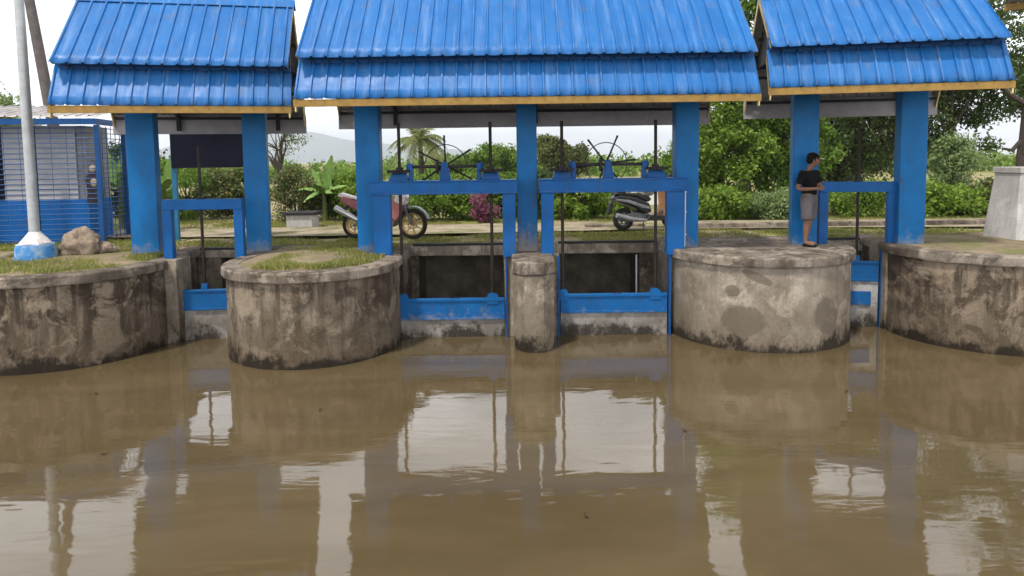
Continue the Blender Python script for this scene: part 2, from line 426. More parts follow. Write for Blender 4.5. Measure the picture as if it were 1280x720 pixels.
# mountain far away
from mathutils import noise as mnoise
mb = MB(); nx, ny = 90, 16
for j in range(ny+1):
    for i in range(nx+1):
        x = -3400+3600*i/nx; y = 3600+1800*j/ny
        prof = 235*math.exp(-((x+1650)/620)**2) + 85*math.exp(-((x+600)/700)**2)
        zz = prof*math.sin(math.pi*min(1, max(0, j/ny)))*(1+.25*mnoise.noise(Vector((x*.003, y*.003, 0)))) - 2
        mb.v.append((x, y, zz))
for j in range(ny):
    for i in range(nx):
        a = j*(nx+1)+i; mb.f.append((a, a+1, a+nx+2, a+nx+1))
tag(mb.build('mountain', M['mountain'], clean=False), kind='structure')

# pale humid air
hm = bpy.data.materials.new('humid_air'); hm.use_nodes = True; hn = hm.node_tree; hn.nodes.remove(hn.nodes['Principled BSDF'])
pv = hn.nodes.new('ShaderNodeVolumePrincipled'); pv.inputs['Color'].default_value = (.86, .91, .97, 1); pv.inputs['Density'].default_value = .00032; pv.inputs['Anisotropy'].default_value = .1
hn.links.new(pv.outputs[0], hn.nodes['Material Output'].inputs['Volume'])
o = MB().box(-4200, 4200, -120, 9100, -3, 330).build('haze', hm, smooth=False); tag(o, kind='stuff')

# ------------------------------------------------------------------ piers
def pier(name, label, cx, cy, r, ztop, yback, mat, cap=.07, caph=.16, soil=True, shear=0.0, group=None):
    root = empty(name, (cx, cy, 0)); tag(root, label, 'pier', group)
    def outline(rad, dz=0):
        p = arc(0, 0, rad, math.pi, 2*math.pi, 40)
        b = yback-cy
        return p+[(rad+shear*b, b), (-rad+shear*b, b)]
    mb = MB(); o0 = outline(r)
    nz = 14; n = len(o0)
    for j in range(nz+1):
        z = -1.2+(ztop-caph+1.2)*j/nz
        k = 1.0+.012*(1-j/nz)
        mb.v += [(x*k, y*k if y < 0 else y, z) for x, y in o0]
    for j in range(nz):
        for i in range(n): mb.f.append((j*n+i, j*n+(i+1) % n, (j+1)*n+(i+1) % n, (j+1)*n+i))
    mb.f.append(tuple(range(nz*n, nz*n+n)))
    rough(mb, .012, 2.2); mb.build('body', mat, root)
    # coping: a ring with rounded arris
    oo = outline(r+cap); oi = outline(r-.20)
    rings = [(outline(r+cap-.015), ztop-caph), (oo, ztop-caph+.02), (oo, ztop-.025), (outline(r+cap-.025), ztop), (oi, ztop+.002), (oi, ztop-.1)]
    mb = MB()
    for o_, z in rings: mb.v += [(x, y, z+random.uniform(-.004, .004)) for x, y in o_]
    for j in range(len(rings)-1):
        for i in range(n): mb.f.append((j*n+i, j*n+(i+1) % n, (j+1)*n+(i+1) % n, (j+1)*n+i))
    rough(mb, .008, 5); mb.build('coping', M['concrete_cap'], root)
    mb = MB(); o_ = outline(r-.19)
    mb.v = [(x, y, ztop-.012) for x, y in o_]+[(0, .2, ztop+.06 if soil else ztop-.004)]
    mb.f = [(i, (i+1) % n, n) for i in range(n)]
    mb.build('fill', M['soil'] if soil else M['concrete_cap'], root)
    return root
P1 = pier('round_abutment', 'big round stained concrete abutment at far left carrying the grey pole', -7.5, 11.34, 1.6, 1.45, 13.2, M['concrete_dark'], shear=-.1)
P2 = pier('round_pier', 'rounded concrete pier with grassy top, left of the double gates', -3.3, 11.18, 1.35, 1.45, 13.2, M['concrete'])
P4 = pier('round_pier', 'broad rounded concrete pier the person stands on, right of the double gates', 4.28, 11.86, 1.5, 1.50, 13.2, M['concrete_patched'], soil=False)
P5 = pier('round_abutment', 'round concrete abutment at far right carrying the pale tapered pedestal', 8.12, 11.55, 1.6, 1.52, 13.2, M['concrete_dark'], shear=.1)
# slim middle pillar with octagonal nose
root = empty('pillar', (.33, 11.2, 0)); tag(root, 'slim faceted concrete pillar between the two middle gates', 'pillar')
def nose(w, f, b, chf): return [(-w, b), (-w, f+chf), (-w*.45, f), (w*.45, f), (w, f+chf), (w, b)]
mb = MB(); rings = [(-1.0, .97), (0.02, .90), (.10, .96), (.25, 1.0), (1.24, 1.0)]
for z, k in rings: mb.v += [(x*k, (y*k if y < 0 else y), z) for x, y in nose(.325, -.70, 1.9, .24)]
for j in range(len(rings)-1):
    for i in range(6): mb.f.append((j*6+i, j*6+(i+1) % 6, (j+1)*6+(i+1) % 6, (j+1)*6+i))
mb.f.append(tuple(range(24, 30)))
rough(mb, .01, 4).build('body', M['concrete_grey'], root, bevel=.02)
MB().prism(nose(.345, -.72, 1.9, .24), 1.245, 1.45).build('coping', M['concrete_cap'], root, bevel=.02)
MB().box(-.47, .47, .42, 1.9, -1, 1.44)  .build('jamb_wall', M['coping_pale'], root, bevel=.02)

# pilasters either side of narrow gates
def pilaster(label, x0, x1, y0, y1, zt, mat):
    r_ = empty('gate_pilaster', ((x0+x1)/2, (y0+y1)/2, 0)); tag(r_, label, 'pilaster')
    hx, hy = (x1-x0)/2, (y1-y0)/2
    mb = MB()
    for j in range(13):
        z = -1+(zt+1)*j/12
        mb.v += [(-hx, -hy, z), (hx, -hy, z), (hx, hy, z), (-hx, hy, z)]
    for j in range(12):
        for i in range(4): mb.f.append((j*4+i, j*4+(i+1) % 4, j*4+4+(i+1) % 4, j*4+4+i))
    mb.f.append((48, 49, 50, 51))
    rough(mb, .012, 3).build('shaft', mat, r_, bevel=.015)
    return r_
pilaster('square concrete pilaster joining the left abutment, beside the leftmost gate', -6.02, -5.70, 11.42, 11.95, 1.44, M['concrete_grey'])
pilaster('square streaked pilaster beside the rightmost gate, nearest the gate panel', 6.50, 6.74, 11.72, 12.3, 1.49, M['concrete_grey'])
pilaster('square streaked pilaster butting the right abutment, partly blue painted', 6.76, 7.02, 11.45, 12.3, 1.50, M['concrete_dark'])

# culvert headwalls behind the gates
def headwall(label, x0, x1, y, zt, lint, jl, jr, floor=-.6):
    r_ = empty('culvert_headwall', ((x0+x1)/2, y, 0)); tag(r_, label, 'headwall')
    a, b = x0-(x0+x1)/2, x1-(x0+x1)/2
    mb = MB(); mb.box(a, b, 0, .28, zt-lint, zt)
    rough(mb, .01, 3).build('lintel', M['coping_pale'], r_, bevel=.015)
    for ja, jb in ((a, a+jl), (b-jr, b)): MB().box(ja, jb, .02, .28, -1, zt-lint-.003).build('jamb', M['concrete'], r_, bevel=.01)
    mb = MB(); L = 1.1; xa, xb = a+jl, b-jr; z1 = zt-lint-.006
    mb.add([(xa, .2, -1), (xb, .2, -1), (xb, .2, z1), (xa, .2, z1), (xa, L, -1), (xb, L, -1), (xb, L, z1), (xa, L, z1)],
           [(3, 2, 6, 7), (0, 3, 7, 4), (1, 5, 6, 2), (4, 7, 6, 5)])
    mb.build('barrel', M['tunnel'], r_, clean=False)
    MB().box(a+.12, b-.05, -.02, .10, zt+.003, zt+.04).build('angle_edge', M['dark_steel'], r_)
    return r_
headwall('dark square culvert mouth under a concrete lintel behind the left middle gate', -2.03, -.10, 12.95, 1.43, .20, .22, .08)
headwall('dark square culvert mouth under a concrete lintel behind the right middle gate', .76, 2.86, 12.95, 1.44, .20, .09, .42)
headwall('narrow dark culvert mouth behind the leftmost gate', -6.40, -4.60, 13.0, 1.40, .16, .78, .14)
headwall('narrow culvert mouth with broken lintel behind the rightmost gate', 5.66, 7.10, 12.8, 1.46, .22, .49, .47)
# side walls of the chambers (in line with the piers already); thin vertical pipe in right chamber
tag(MB().tube([(2.36, 12.86, -.1), (2.36, 12.86, 1.22)], .016).build('drain_pipe', M['white']), 'thin pale pipe running down the right culvert mouth', 'pipe')

# ------------------------------------------------------------------ shelters
PITCH = .226
def ribbed(x0, x1, a, b, rows=7, flip=1, seed=0):
    """trapezoidal sheet; a,b = (y,z) bottom and top of the slope"""
    rr = random.Random(seed)
    ys, zs = [], []
    d = Vector((0, b[0]-a[0], b[1]-a[1])); L = d.length; d.normalize()
    nrm = Vector((0, -d.z, d.y)) * flip
    prof = []; x = x0
    while x < x1-.02:
        for dx, h in ((0, 0), (.010, .030), (.034, .030), (.046, 0), (.11, .0), (.17, 0)):
            if x+dx <= x1: prof.append((x+dx, h))
        x += PITCH
    prof.append((x1, 0))
    mb = MB(); n = len(prof)
    wob = [rr.uniform(-.006, .006) for _ in range(n)]
    for j in range(rows+1):
        t = j/rows; base = Vector((0, a[0], a[1]))+d*(L*t)
        for i, (px, h) in enumerate(prof):
            k = mnoise.noise(Vector((px*1.3+seed*7, t*2.5, seed)))*.007
            e = wob[i]*.8 if j == 0 else 0
            v = base + nrm*(h+k) - d*e; mb.v.append((px, v.y, v.z))
    for j in range(rows):
        for i in range(n-1):
            q = j*n+i; mb.f.append((q, q+1, q+n+1, q+n) if flip > 0 else (q+n, q+n+1, q+1, q))
    return mb
def sheet(mb, parent, name='roof_sheet'):
    o = mb.build(name, M['roof'], parent, clean=False)
    o.data.materials.append(M['under'])
    s = o.modifiers.new('thick', 'SOLIDIFY'); s.thickness = .004; s.offset = -1; s.material_offset = 1
    return o
def shelter(label, cx, cy, yaw, hl, hr, ze, ridge, posts, zbase, fasc=.11, pw=.40, worn=()):
    root = empty('gate_shelter', (cx, cy, 0), yaw); tag(root, label, 'shelter', 'blue roofed gate shelters')
    ey, ty, sy = 1.40, 1.07, 1.345
    zt, zs = ze+.62, ze+.64
    sd_ = abs(hash(round(cx*10))) % 50
    sheet(ribbed(-hl, hr, (-ey, ze), (-ty, zt), 4, 1, sd_), root, 'lower_roof_sheet')
    sheet(ribbed(-hl+.03, hr-.03, (-sy, zs), (-.0, ridge), 8, 1, sd_+1), root, 'upper_roof_sheet')
    sheet(ribbed(-hl, hr, (ey, ze), (ty, zt), 4, -1, sd_+2), root, 'lower_roof_sheet')
    sheet(ribbed(-hl+.03, hr-.03, (sy, zs), (.0, ridge), 8, -1, sd_+3), root, 'upper_roof_sheet')
    # ridge capping
    k = (ridge-zs)/sy
    MB().plate_yz([(-.16, ridge-.16*k+.045), (0, ridge+.05), (.16, ridge-.16*k+.045), (.16, ridge-.16*k+.035), (0, ridge+.038), (-.16, ridge-.16*k+.035)], -hl, hr).build('ridge_cap', M['roof'], root)
    # fascias
    MB().box(-hl-.01, hr+.01, -ey+.01, -ey+.035, ze-fasc-.01, ze-.006).build('fascia', M['yellow'], root, bevel=.004)
    MB().box(-hl-.01, hr+.01, ey-.035, ey-.01, ze-.34, ze+.028).build('rear_fascia', M['grey_board'], root, bevel=.004)
    # barge boards along both gables
    for xs in (-hl+.012, hr-.034):
        mb = MB()
        for sg in (-1, 1):
            mb.plate_yz([(sg*(ey-.012), ze-.012), (sg*(ey-.012), ze-.19), (sg*(ey-.06), ze-.20), (sg*(ty-.09), zt-.15), (sg*(ty-.008), zt-.02)], xs, xs+.02)
            mb.plate_yz([(sg*(sy-.04), zs+.02), (sg*(sy-.14), zs+.0), (sg*.004, ridge-.15), (sg*.004, ridge-.012)], xs-.022 if xs > 0 else xs+.022, xs-.002 if xs > 0 else xs+.042)
        mb.build('barge_board', M['cream'], root)
    # gable infill
    for xs in (-hl+.20, hr-.22):
        MB().plate_yz([(-(ty+.02), zt-.03), (ty+.02, zt-.03), (ty+.02, zt+.19), (0, ridge-.06), (-(ty+.02), zt+.19)], xs, xs+.02).build('gable_panel', M['dark_steel'], root)
    for sg in (-1, 1): MB().box(-hl+.012, hr-.012, sg*ty-.012, sg*ty+.012, zt-.03, zt+.215).build('step_sky_block', M['blue_dark'], root)  # added dark strips that block sky showing through the gap between roof tiers
    # posts, beam, rafters, hangers
    wmax = max(posts); wmin = min(posts)
    MB().box(wmin-.2, wmax+.2, -.11, .11, ze+.15, ze+.40).build('beam', M['blue_dark'], root, bevel=.01)
    for i, px in enumerate(posts):
        wdt = pw if not isinstance(pw, (tuple, list)) else pw[i]
        m = M['blue_worn'] if i in worn else M['blue']
        MB().box(px-wdt/2, px+wdt/2, -.15, .15, zbase-.1, ze+.148).build('post', m, root, bevel=.012)
        mb = MB()
        for sg in (-1, 1):
            mb.bar((px+wdt*.62, sg*(ey-.12), ze-.02), (px+wdt*.62, sg*(ty-.14), zt-.16), .05, .08)
            mb.bar((px+wdt*.62, sg*(sy-.30), zs+.18), (px+wdt*.62, 0, ridge-.13), .05, .08)
        mb.bar((px+wdt*.62, -ty, ze+.10), (px+wdt*.62, ty, ze+.10), .05, .08)
        mb.build('rafter', M['dark_steel'], root)
        MB().box(px+wdt*.62-.035, px+wdt*.62+.035, ey-.12, ey-.06, ze-.28, ze+.12).build('hanger', M['dark_steel'], root)
    mb = MB()
    for sg in (-1, 1):
        for (yy, zz) in ((ey-.075, ze-.01), (ty-.06, zt-.18), (sy-.36, zs+.20), (.45, ridge-.68)):
            mb.box(-hl+.05, hr-.05, sg*yy-.025, sg*yy+.025, zz-.05, zz)
    mb.build('purlin', M['dark_steel'], root)
    return root
SC = shelter('wide central blue roofed shelter on three posts over the double gates', 0.27, 12.0, 0, 3.62, 3.60, 4.03, 6.10, (-2.77, 0.0, 2.79), 1.45, pw=(.42, .35, .40), worn=(1,))
SL = shelter('smaller blue roofed shelter on two posts at the left, over a narrow gate', -5.63, 12.23, R(12), 1.78, 1.78, 3.98, 5.95, (-.88, 1.0), 1.45, pw=(.45, .40))
SR = shelter('smaller blue roofed shelter on two posts at the right, beside the standing person', 6.08, 11.94, R(-11), 1.74, 1.74, 4.14, 5.90, (-.90, .83), 1.50, pw=.42)
# white conduits clipped to two posts of the middle shelter
for xx in (-2.60, 2.74):
    mb = MB().tube([(xx, -.175, 1.46), (xx+.01, -.175, 2.45), (xx-.03, -.165, 2.62)], .014, 8)
    for z in (1.7, 2.1, 2.45): mb.box(xx-.03, xx+.03, -.19, -.152, z, z+.02)
    mb.build('conduit', M['white'], SC)

# ------------------------------------------------------------------ sluice gates
def gear(mb, c, r, h, n=18):
    pts = []
    for i in range(n*2):
        t = math.pi*i/n; rr = r if i % 2 else r*.87; pts.append((c[0]+rr*math.cos(t), c[1]+rr*math.sin(t)))
    mb.prism(pts, c[2], c[2]+h); return mb
def double_gate(label, x0, x1, legs, rods, ytop, zp0, zp1, px0, px1, ang, wx):
    y = 11.62
    root = empty('sluice_gate', ((x0+x1)/2, y, 0)); ox = (x0+x1)/2; tag(root, label, 'sluice gate', 'sluice gates with blue frames')
    f = lambda a: a-ox
    # channel section beam
    zb = 2.61
    mb = MB().box(f(x0), f(x1), -.10, -.075, zb-.10, zb+.085).box(f(x0), f(x1), -.125, .12, zb+.087, zb+.112).box(f(x0), f(x1), -.122, .12, zb-.125, zb-.102)
    mb.build('beam', M['blue_frame'], root, bevel=.004)
    for (a, b) in legs:
        MB().box(f(a), f(b), -.09, -.07, 1.40, zb-.13).box(f(a), f(a)+.02, -.068, .09, 1.40, zb-.13).box(f(b)-.02, f(b), -.068, .09, 1.40, zb-.13).build('leg', M['blue_frame'], root, bevel=.003)
    # guide rails down into the water
    for a in (px0-.05, px1+.02):
        MB().box(f(a), f(a)+.035, -.07, .07, -.5, 1.40).build('guide_rail', M['blue_dark'], root)
    # panel
    pan = MB().box(f(px0), f(px1), -.03, .03, zp0, zp1).box(f(px0)-.0, f(px1), -.055, -.032, zp1-.05, zp1-.005).box(f(px0), f(px1), -.055, -.032, zp0, zp0+.04).build('panel', M['blue_gate'], root, bevel=.004)
    for r_ in rods:
        mb = MB(); pts = [(-.10, 0), (.10, 0), (.10, .09)]+[(.10*math.cos(t), .09+.10*math.sin(t)) for t in np.linspace(.3, math.pi-.3, 7)]+[(-.10, .09)]
        for yy in (-.05, .035): mb.plate([(f(r_)+a, zp1-.10+b) for a, b in pts], yy, yy+.016)
        mb.build('lug', M['blue_gate'], pan)
    mb = MB().torus((f((px0+px1)/2)+.06, -.04, zp1), .05, .008, 'y', 14, 6, 0, math.pi)
    mb.build('lifting_eye', M['rod'], pan)
    rough(MB().box(f(px0), f(px1), -.012, .04, -.6, zp0-.003), .006, 4).build('lower_panel', M['mud_panel'], root)
    for r_ in rods:
        mb = MB().tube([(f(r_), 0, zp1-.02), (f(r_)+.004, 0, 1.9), (f(r_), 0, 3.70)], .027, 12)
        z = 1.6
        mb.build('spindle', M['rod'], root)
    # gearboxes with bevel gears
    for k, r_ in enumerate(rods):
        s = 1 if k == 0 else -1; c = f(r_)
        mb = MB().prism([(c-.17, -.12), (c+.17, -.12), (c+.17, .12), (c-.17, .12)], zb+.113, zb+.24, .72)
        gb = mb.build('gearbox', M['blue_dark'], root, bevel=.01)
        mb = MB(); gear(mb, (c, 0, zb+.245), .215, .05, 22); mb.tube([(c, 0, zb+.295), (c, 0, zb+.34)], .06, 12)
        mb.build('crown_gear', M['dark_steel'], gb)
        mb = MB().box(c+s*.20-.035, c+s*.20+.035, -.08, .08, zb+.113, zb+.40)
        mb.tube([(c+s*.12, 0, zb+.345), (c+s*.165, 0, zb+.345)], [.04, .085], 14)
        mb.build('bearing_bracket', M['blue_dark'], root, bevel=.006)
    cw = f(wx)
    mb = MB().tube([(f(rods[0])+.12, 0, zb+.345), (f(rods[1])-.12, 0, zb+.345)], .028, 10)
    mb.build('drive_shaft', M['dark_steel'], root)
    # pedestal and hand wheel
    MB().plate([(cw-.085, zb+.113), (cw+.11, zb+.113), (cw+.045, zb+.42), (cw-.045, zb+.42)], -.07, .07).build('pedestal', M['blue_dark'], root, bevel=.006)
    MB().tube([(cw-.10, .0, zb+.345), (cw-.14, 0, zb+.345)], .12, 16).build('bevel_gear', M['dark_steel'], root)
    hub = MB().tube([(cw, .07, zb+.36), (cw, .22, zb+.36)], .05, 14).build('hand_wheel', M['blue_dark'], root)
    MB().torus((cw, .20, zb+.36), .36, .008, 'y', 60, 8).build('wheel_rim', M['dark_steel'], hub)
    for i in range(6):
        a = ang+i*math.pi/3
        d = Vector((math.cos(a), 0, math.sin(a)))
        p = Vector((cw, .20, zb+.36))
        MB().tube([p+d*.04, p+d*.40, p+d*.52], [.017, .015, .019], 8).build('wheel_spoke', M['dark_steel'], hub)
    return root
double_gate('sluice gate with blue frame in the left middle bay, its wheel spoke pointing straight up', -2.42, .10, [(-2.36, -2.07), (-.16, .06)], (-1.91, -.355), 0, .31, .68, -1.96, -.15, R(92), -1.14)
double_gate('sluice gate with blue frame in the right middle bay, two wheel spokes forming a V', .46, 2.98, [(.50, .71), (2.64, 2.94)], (.86, 2.457), 0, .40, .73, .82, 2.66, R(67), 1.64)

def single_gate(label, loc, yaw, l, r, zb, zr, zp0, zp1, px0, px1, zfoot, extra=False, c=None):
    root = empty('narrow_sluice_gate', loc, yaw); tag(root, label, 'sluice gate', 'sluice gates with blue frames')
    MB().box(l-.07, r+.07, -.08, .08, zb-.09, zb+.09).build('beam', M['blue_frame'], root, bevel=.006)
    for a in (l, r):
        MB().box(a-.075, a+.075, -.075, .075, zfoot, zb-.092).build('leg', M['blue_frame'], root, bevel=.006)
    MB().box(px0-.05, px0-.02, -.06, .06, -.5, zfoot).box(px1+.02, px1+.05, -.06, .06, -.5, zfoot).build('guide_rail', M['blue_dark'], root)
    c = (px0+px1)/2 if c is None else c
    pan = MB().box(px0, px1, -.03, .03, zp0, zp1).box(px0, px1, -.05, -.032, zp1-.04, zp1-.003).box(px0, px1, -.05, -.032, zp0+.003, zp0+.04).build('panel', M['blue_gate'], root, bevel=.004)
    MB().box(c-.05, c+.05, -.03, .03, zp1+.002, zp1+.10).build('lug', M['blue_gate'], pan)
    rough(MB().box(px0, px1, -.012, .035, -.6, zp0-.003), .006, 4).build('lower_panel', M['mud_panel'], root)
    if extra:
        MB().box(px0, px1-.12, -.05, -.02, zp0-.42, zp0-.18).build('brace_plate', M['blue_gate'], root, bevel=.004)
    MB().tube([(c, 0, zp1), (c, 0, zr)], .026, 10).build('spindle', M['rod'], root)
    mb = MB().tube([(c, 0, zb+.091), (c, 0, zb+.13)], .07, 12)
    mb.build('spindle_nut', M['dark_steel'], root)
    return root
single_gate('narrow blue framed sluice gate at the left, between the abutment and the grassy pier', (-5.35, 11.68, 0), R(5), -.55, .63, 2.36, 3.35, .52, .88, -.36, .62, 1.40, c=0)
single_gate('narrow blue framed sluice gate at the right, in front of the person', (6.12, 12.0, 0), R(-11), -.58, .55, 2.50, 3.6, .82, 1.18, -.36, .36, 1.46, True)

# ------------------------------------------------------------------ pedestal, pole, rubble on the abutments
root = empty('pedestal', (9.25, 12.15, 1.50)); tag(root, 'pale tapered concrete pedestal with a flat cap on the right abutment', 'pedestal')
MB().prism([(-.52, -.42), (.52, -.42), (.52, .42), (-.52, .42)], 0, 1.20, .76).build('shaft', M['concrete_light'], root, bevel=.015)
MB().box(-.42, .42, -.345, .345, 1.202, 1.31).build('cap', M['concrete_light'], root, bevel=.012)

root = empty('lamp_pole', (-8.15, 11.55, 1.44)); tag(root, 'tall pale grey metal pole bolted to a blue drum base at far left', 'pole')
MB().tube([(0, 0, .30), (0, 0, 3.2), (0, 0, 6.2)], [.082, .078, .06], 20).build('shaft', M['galv'], root)
mb = MB().box(-.2, .2, -.2, .2, .285, .30)
mb.build('base_plate', M['white'], root)
for i in range(4):
    a = i*math.pi/2+.5; c, s = math.cos(a), math.sin(a)
    mb = MB(); b = [(.078, .303), (.235, .303), (.082, .50)]
    t = .006
    vs = [(c*r-s*q*t, s*r+c*q*t, z) for q in (-1, 1) for r, z in b]
    mb.add(vs, [(0, 1, 2), (5, 4, 3), (0, 3, 4, 1), (1, 4, 5, 2), (2, 5, 3, 0)]).build('gusset', M['white'], root)
MB().lathe((0, 0, 0), [(.082, .305), (.23, .31), (.20, .36), (.10, .46), (.083, .50)][::-1] if False else [(.24, .303), (.225, .33), (.10, .47), (.084, .50)], 8).build('base_cone', M['whitepl'], root)
t = NT('blue_drum_paint'); p = t.pos()
c = t.mix(t.ramp(t.noise(p, 5, 6, .7), [(.42, 0.0), (.6, 1.0)]), (.02, .16, .40), (.22, .30, .38)); M['drum'] = t.set(Base_Color=c, Roughness=.7)
rough(MB().lathe((0, 0, 0), [(.33, -.05), (.31, .1), (.30, .24), (.28, .283)], 28), .01, 4).build('drum_base', M['drum'], root)

def rock_mesh(r, seed, sq=.75):
    bm = bmesh.new(); bmesh.ops.create_icosphere(bm, subdivisions=4, radius=1)
    for v in bm.verts:
        q = v.co.copy()
        k = 1+.30*mnoise.noise(q*1.3+Vector((seed*5, 0, 0)))+.14*mnoise.noise(q*3.5+Vector((0, seed*3, 0)))+.06*mnoise.noise(q*9)+.03*mnoise.noise(q*22)
        v.co = Vector((q.x*k*r*1.05, q.y*k*r, q.z*k*r*sq))
    mb = MB(); mb.v = [tuple(v.co) for v in bm.verts]; mb.f = [tuple(v.index for v in f.verts) for f in bm.faces]; bm.free(); return mb
o = rock_mesh(.30, 3, .95).build('boulder', M['rock'], loc=(-7.65, 11.95, 1.66)); tag(o, 'rough brown boulder lying beside the grey pole', 'rock')
o = rock_mesh(.17, 8, .7).build('boulder', M['rock'], loc=(-7.33, 12.15, 1.56)); tag(o, 'small flat brown stone against the big boulder', 'rock')

# utility pole leaning behind the shed
root = empty('utility_pole', (-11.15, 17.2, 1.4)); tag(root, 'dark leaning utility pole behind the caged shed', 'utility pole')
MB().tube([(0, 0, 0), (-.95, 0, 7.5)], [.15, .10], 14).build('shaft', M['dark_pole'], root)
MB().bar((-.97, -.16, 7.0), (-.93, .9, 7.0), .08, .1).build('crossarm', M['dark_pole'], root)

# ------------------------------------------------------------------ shed in its blue mesh cage
root = empty('caged_shed', (-8.62, 14.25, 1.40), R(8)); tag(root, 'small white sided shed on a blue base with a zinc roof, behind blue mesh', 'shed')
MB().box(-3.2, -.40, .38, 1.5, 0, .92).build('base_wall', M['blue_wall'], root, bevel=.01)
mb = MB()
for i in range(14): mb.plate_yz([(.415, .925+i*.112), (.40, .925+i*.112), (.425, 1.03+i*.112), (.44, 1.03+i*.112)], -2.05, -.62)
mb.box(-2.05, -.62, .43, 1.55, .922, 2.50)
mb.build('siding', M['siding'], root)
MB().box(-.618, -.42, .45, 1.5, .922, 2.50).build('side_panel', M['greypl'], root)
MB().box(-3.2, -2.052, .50, 1.55, .922, 2.50).build('window_panel', M['navy'], root)
mb = ribbed(-3.5, .05, (-.12, 2.66), (1.9, 3.02), 4, 1, 5); o = mb.build('roof', M['zinc'], root, clean=False); s = o.modifiers.new('t', 'SOLIDIFY'); s.thickness = .006
MB().box(-3.5, .03, -.10, -.04, 2.50, 2.62).box(-.03, .03, -.035, 1.7, 2.50, 2.62).build('eaves_beam', M['blue_dark'], root)

root = empty('mesh_cage', (-8.62, 14.25, 1.40), R(8)); tag(root, 'dark blue wire mesh cage enclosing the white shed at far left', 'cage')
for (x, y) in ((0, 0), (-1.25, 0), (-2.5, 0), (0, 1.3)):
    MB().box(x-.045, x+.045, y-.045, y+.045, -.05, 2.49).build('post', M['blue_dark'], root)
mb = MB()
for i in range(23):
    z = .12+i*.105
    mb.tube([(-3.4, -.01, z), (0, -.01, z)], .009, 5); mb.tube([(.0, 0, z), (.0, 1.3, z)], .009, 5)
for i in range(12): mb.tube([(-3.3+i*.3, .0, .05), (-3.3+i*.3, .0, 2.48)], .005, 5)
for i in range(5): mb.tube([(0, .2+i*.22, .05), (0, .2+i*.22, 2.48)], .008, 5)
mb.build('wire_mesh', M['blue_dark'], root)
# jacket hanging in the cage
root = empty('hanging_jacket', (-8.83, 14.40, 2.35), R(8)); tag(root, 'dark jacket with a pale collar hanging inside the blue mesh', 'jacket')
bm_ = MB()
prof = [(.05, .62), (.10, .52), (.15, .40), (.15, .2), (.16, 0), (.15, -.12)]
for r_, z in prof:
    for k in range(14):
        a = 2*math.pi*k/14; rr = r_*(1+.15*math.sin(3*a+z*9)); bm_.v.append((rr*math.cos(a), rr*.45*math.sin(a), z))
for i in range(5):
    for k in range(14): bm_.f.append((i*14+k, i*14+(k+1) % 14, i*14+14+(k+1) % 14, i*14+14+k))
bm_.f.append(tuple(range(14))); bm_.f.append(tuple(range(70, 84)))
bm_.build('body', M['silver_cloth'], root)
MB().ell((0, -.02, .63), .07, .05, .08).ell((.02, -.055, .34), .07, .03, .09).build('collar', M['beige'], root)
MB().torus((0, 0, .76), .04, .007, 'y', 14, 6, -.8, 3.6).build('hook', M['dark_steel'], root)

# back of a sign board on two posts
root = empty('sign_board', (-6.35, 14.45, 1.40), R(4)); tag(root, 'dark blank back of a notice board on teal posts, behind the left shelter', 'sign board')
MB().box(-.82, .82, -.02, .02, 1.57, 2.75).build('board', M['navy'], root)
for x in (-.80, .80): MB().box(x-.045, x+.045, .022, .11, -.05, 2.8).build('post', M['tealpost'], root)
MB().box(-.82, .82, .022, .05, 1.6, 1.66).box(-.82, .82, .022, .05, 2.6, 2.66).build('rail', M['tealpost'], root)

# kerb on the right and concrete tank, white wall far back
o = rough(MB().box(4.2, 13.5, 15.25, 15.5, 1.35, 1.56), .01, 2).build('kerb_wall', M['concrete_cap'], bevel=.015); tag(o, 'low concrete kerb along the far track at the right', 'kerb')
o = rough(MB().box(1.7, 3.1, 15.75, 15.95, 1.35, 1.53), .01, 2).build('kerb_wall', M['concrete_cap'], bevel=.015); tag(o, 'short low concrete kerb beside the parked scooter', 'kerb')
root = empty('water_tank', (-5.25, 17.0, 1.40)); tag(root, 'low grey concrete tank with a dark slab lid by the hedge', 'tank')
MB().box(-.32, .32, -.3, .3, 0, .36).build('basin', M['concrete_light'], root, bevel=.01)
MB().box(-.40, .40, -.36, .36, .362, .43).build('lid', M['dark_steel'], root, bevel=.01)
o = MB().box(2.9, 5.2, 24, 24.2, 1.35, 2.35).build('garden_wall', M['whitewash'], bevel=.01); tag(o, 'short whitewashed wall far behind the scooter', 'wall')

# yellow-edged roof corner entering at upper right
root = empty('neighbour_roof', (11.25, 12.4, .62), R(-24)); tag(root, 'yellow edged blue roof corner poking in at the top right', 'roof')
sheet(ribbed(-1.7, 2.2, (-1.4, 5.52), (0, 6.9), 6, 1, 31), root, 'roof_sheet')
sheet(ribbed(-1.7, 2.2, (1.4, 5.52), (0, 6.9), 6, -1, 32), root, 'roof_sheet')
MB().box(-1.71, 2.21, -1.40, -1.37, 5.38, 5.51).box(-1.71, 2.21, 1.37, 1.40, 5.38, 5.51).build('fascia', M['yellow'], root)
for px in (-.9, 1.4): MB().box(px-.2, px+.2, -.15, .15, 1.3, 6.5).build('post', M['blue'], root, bevel=.01)

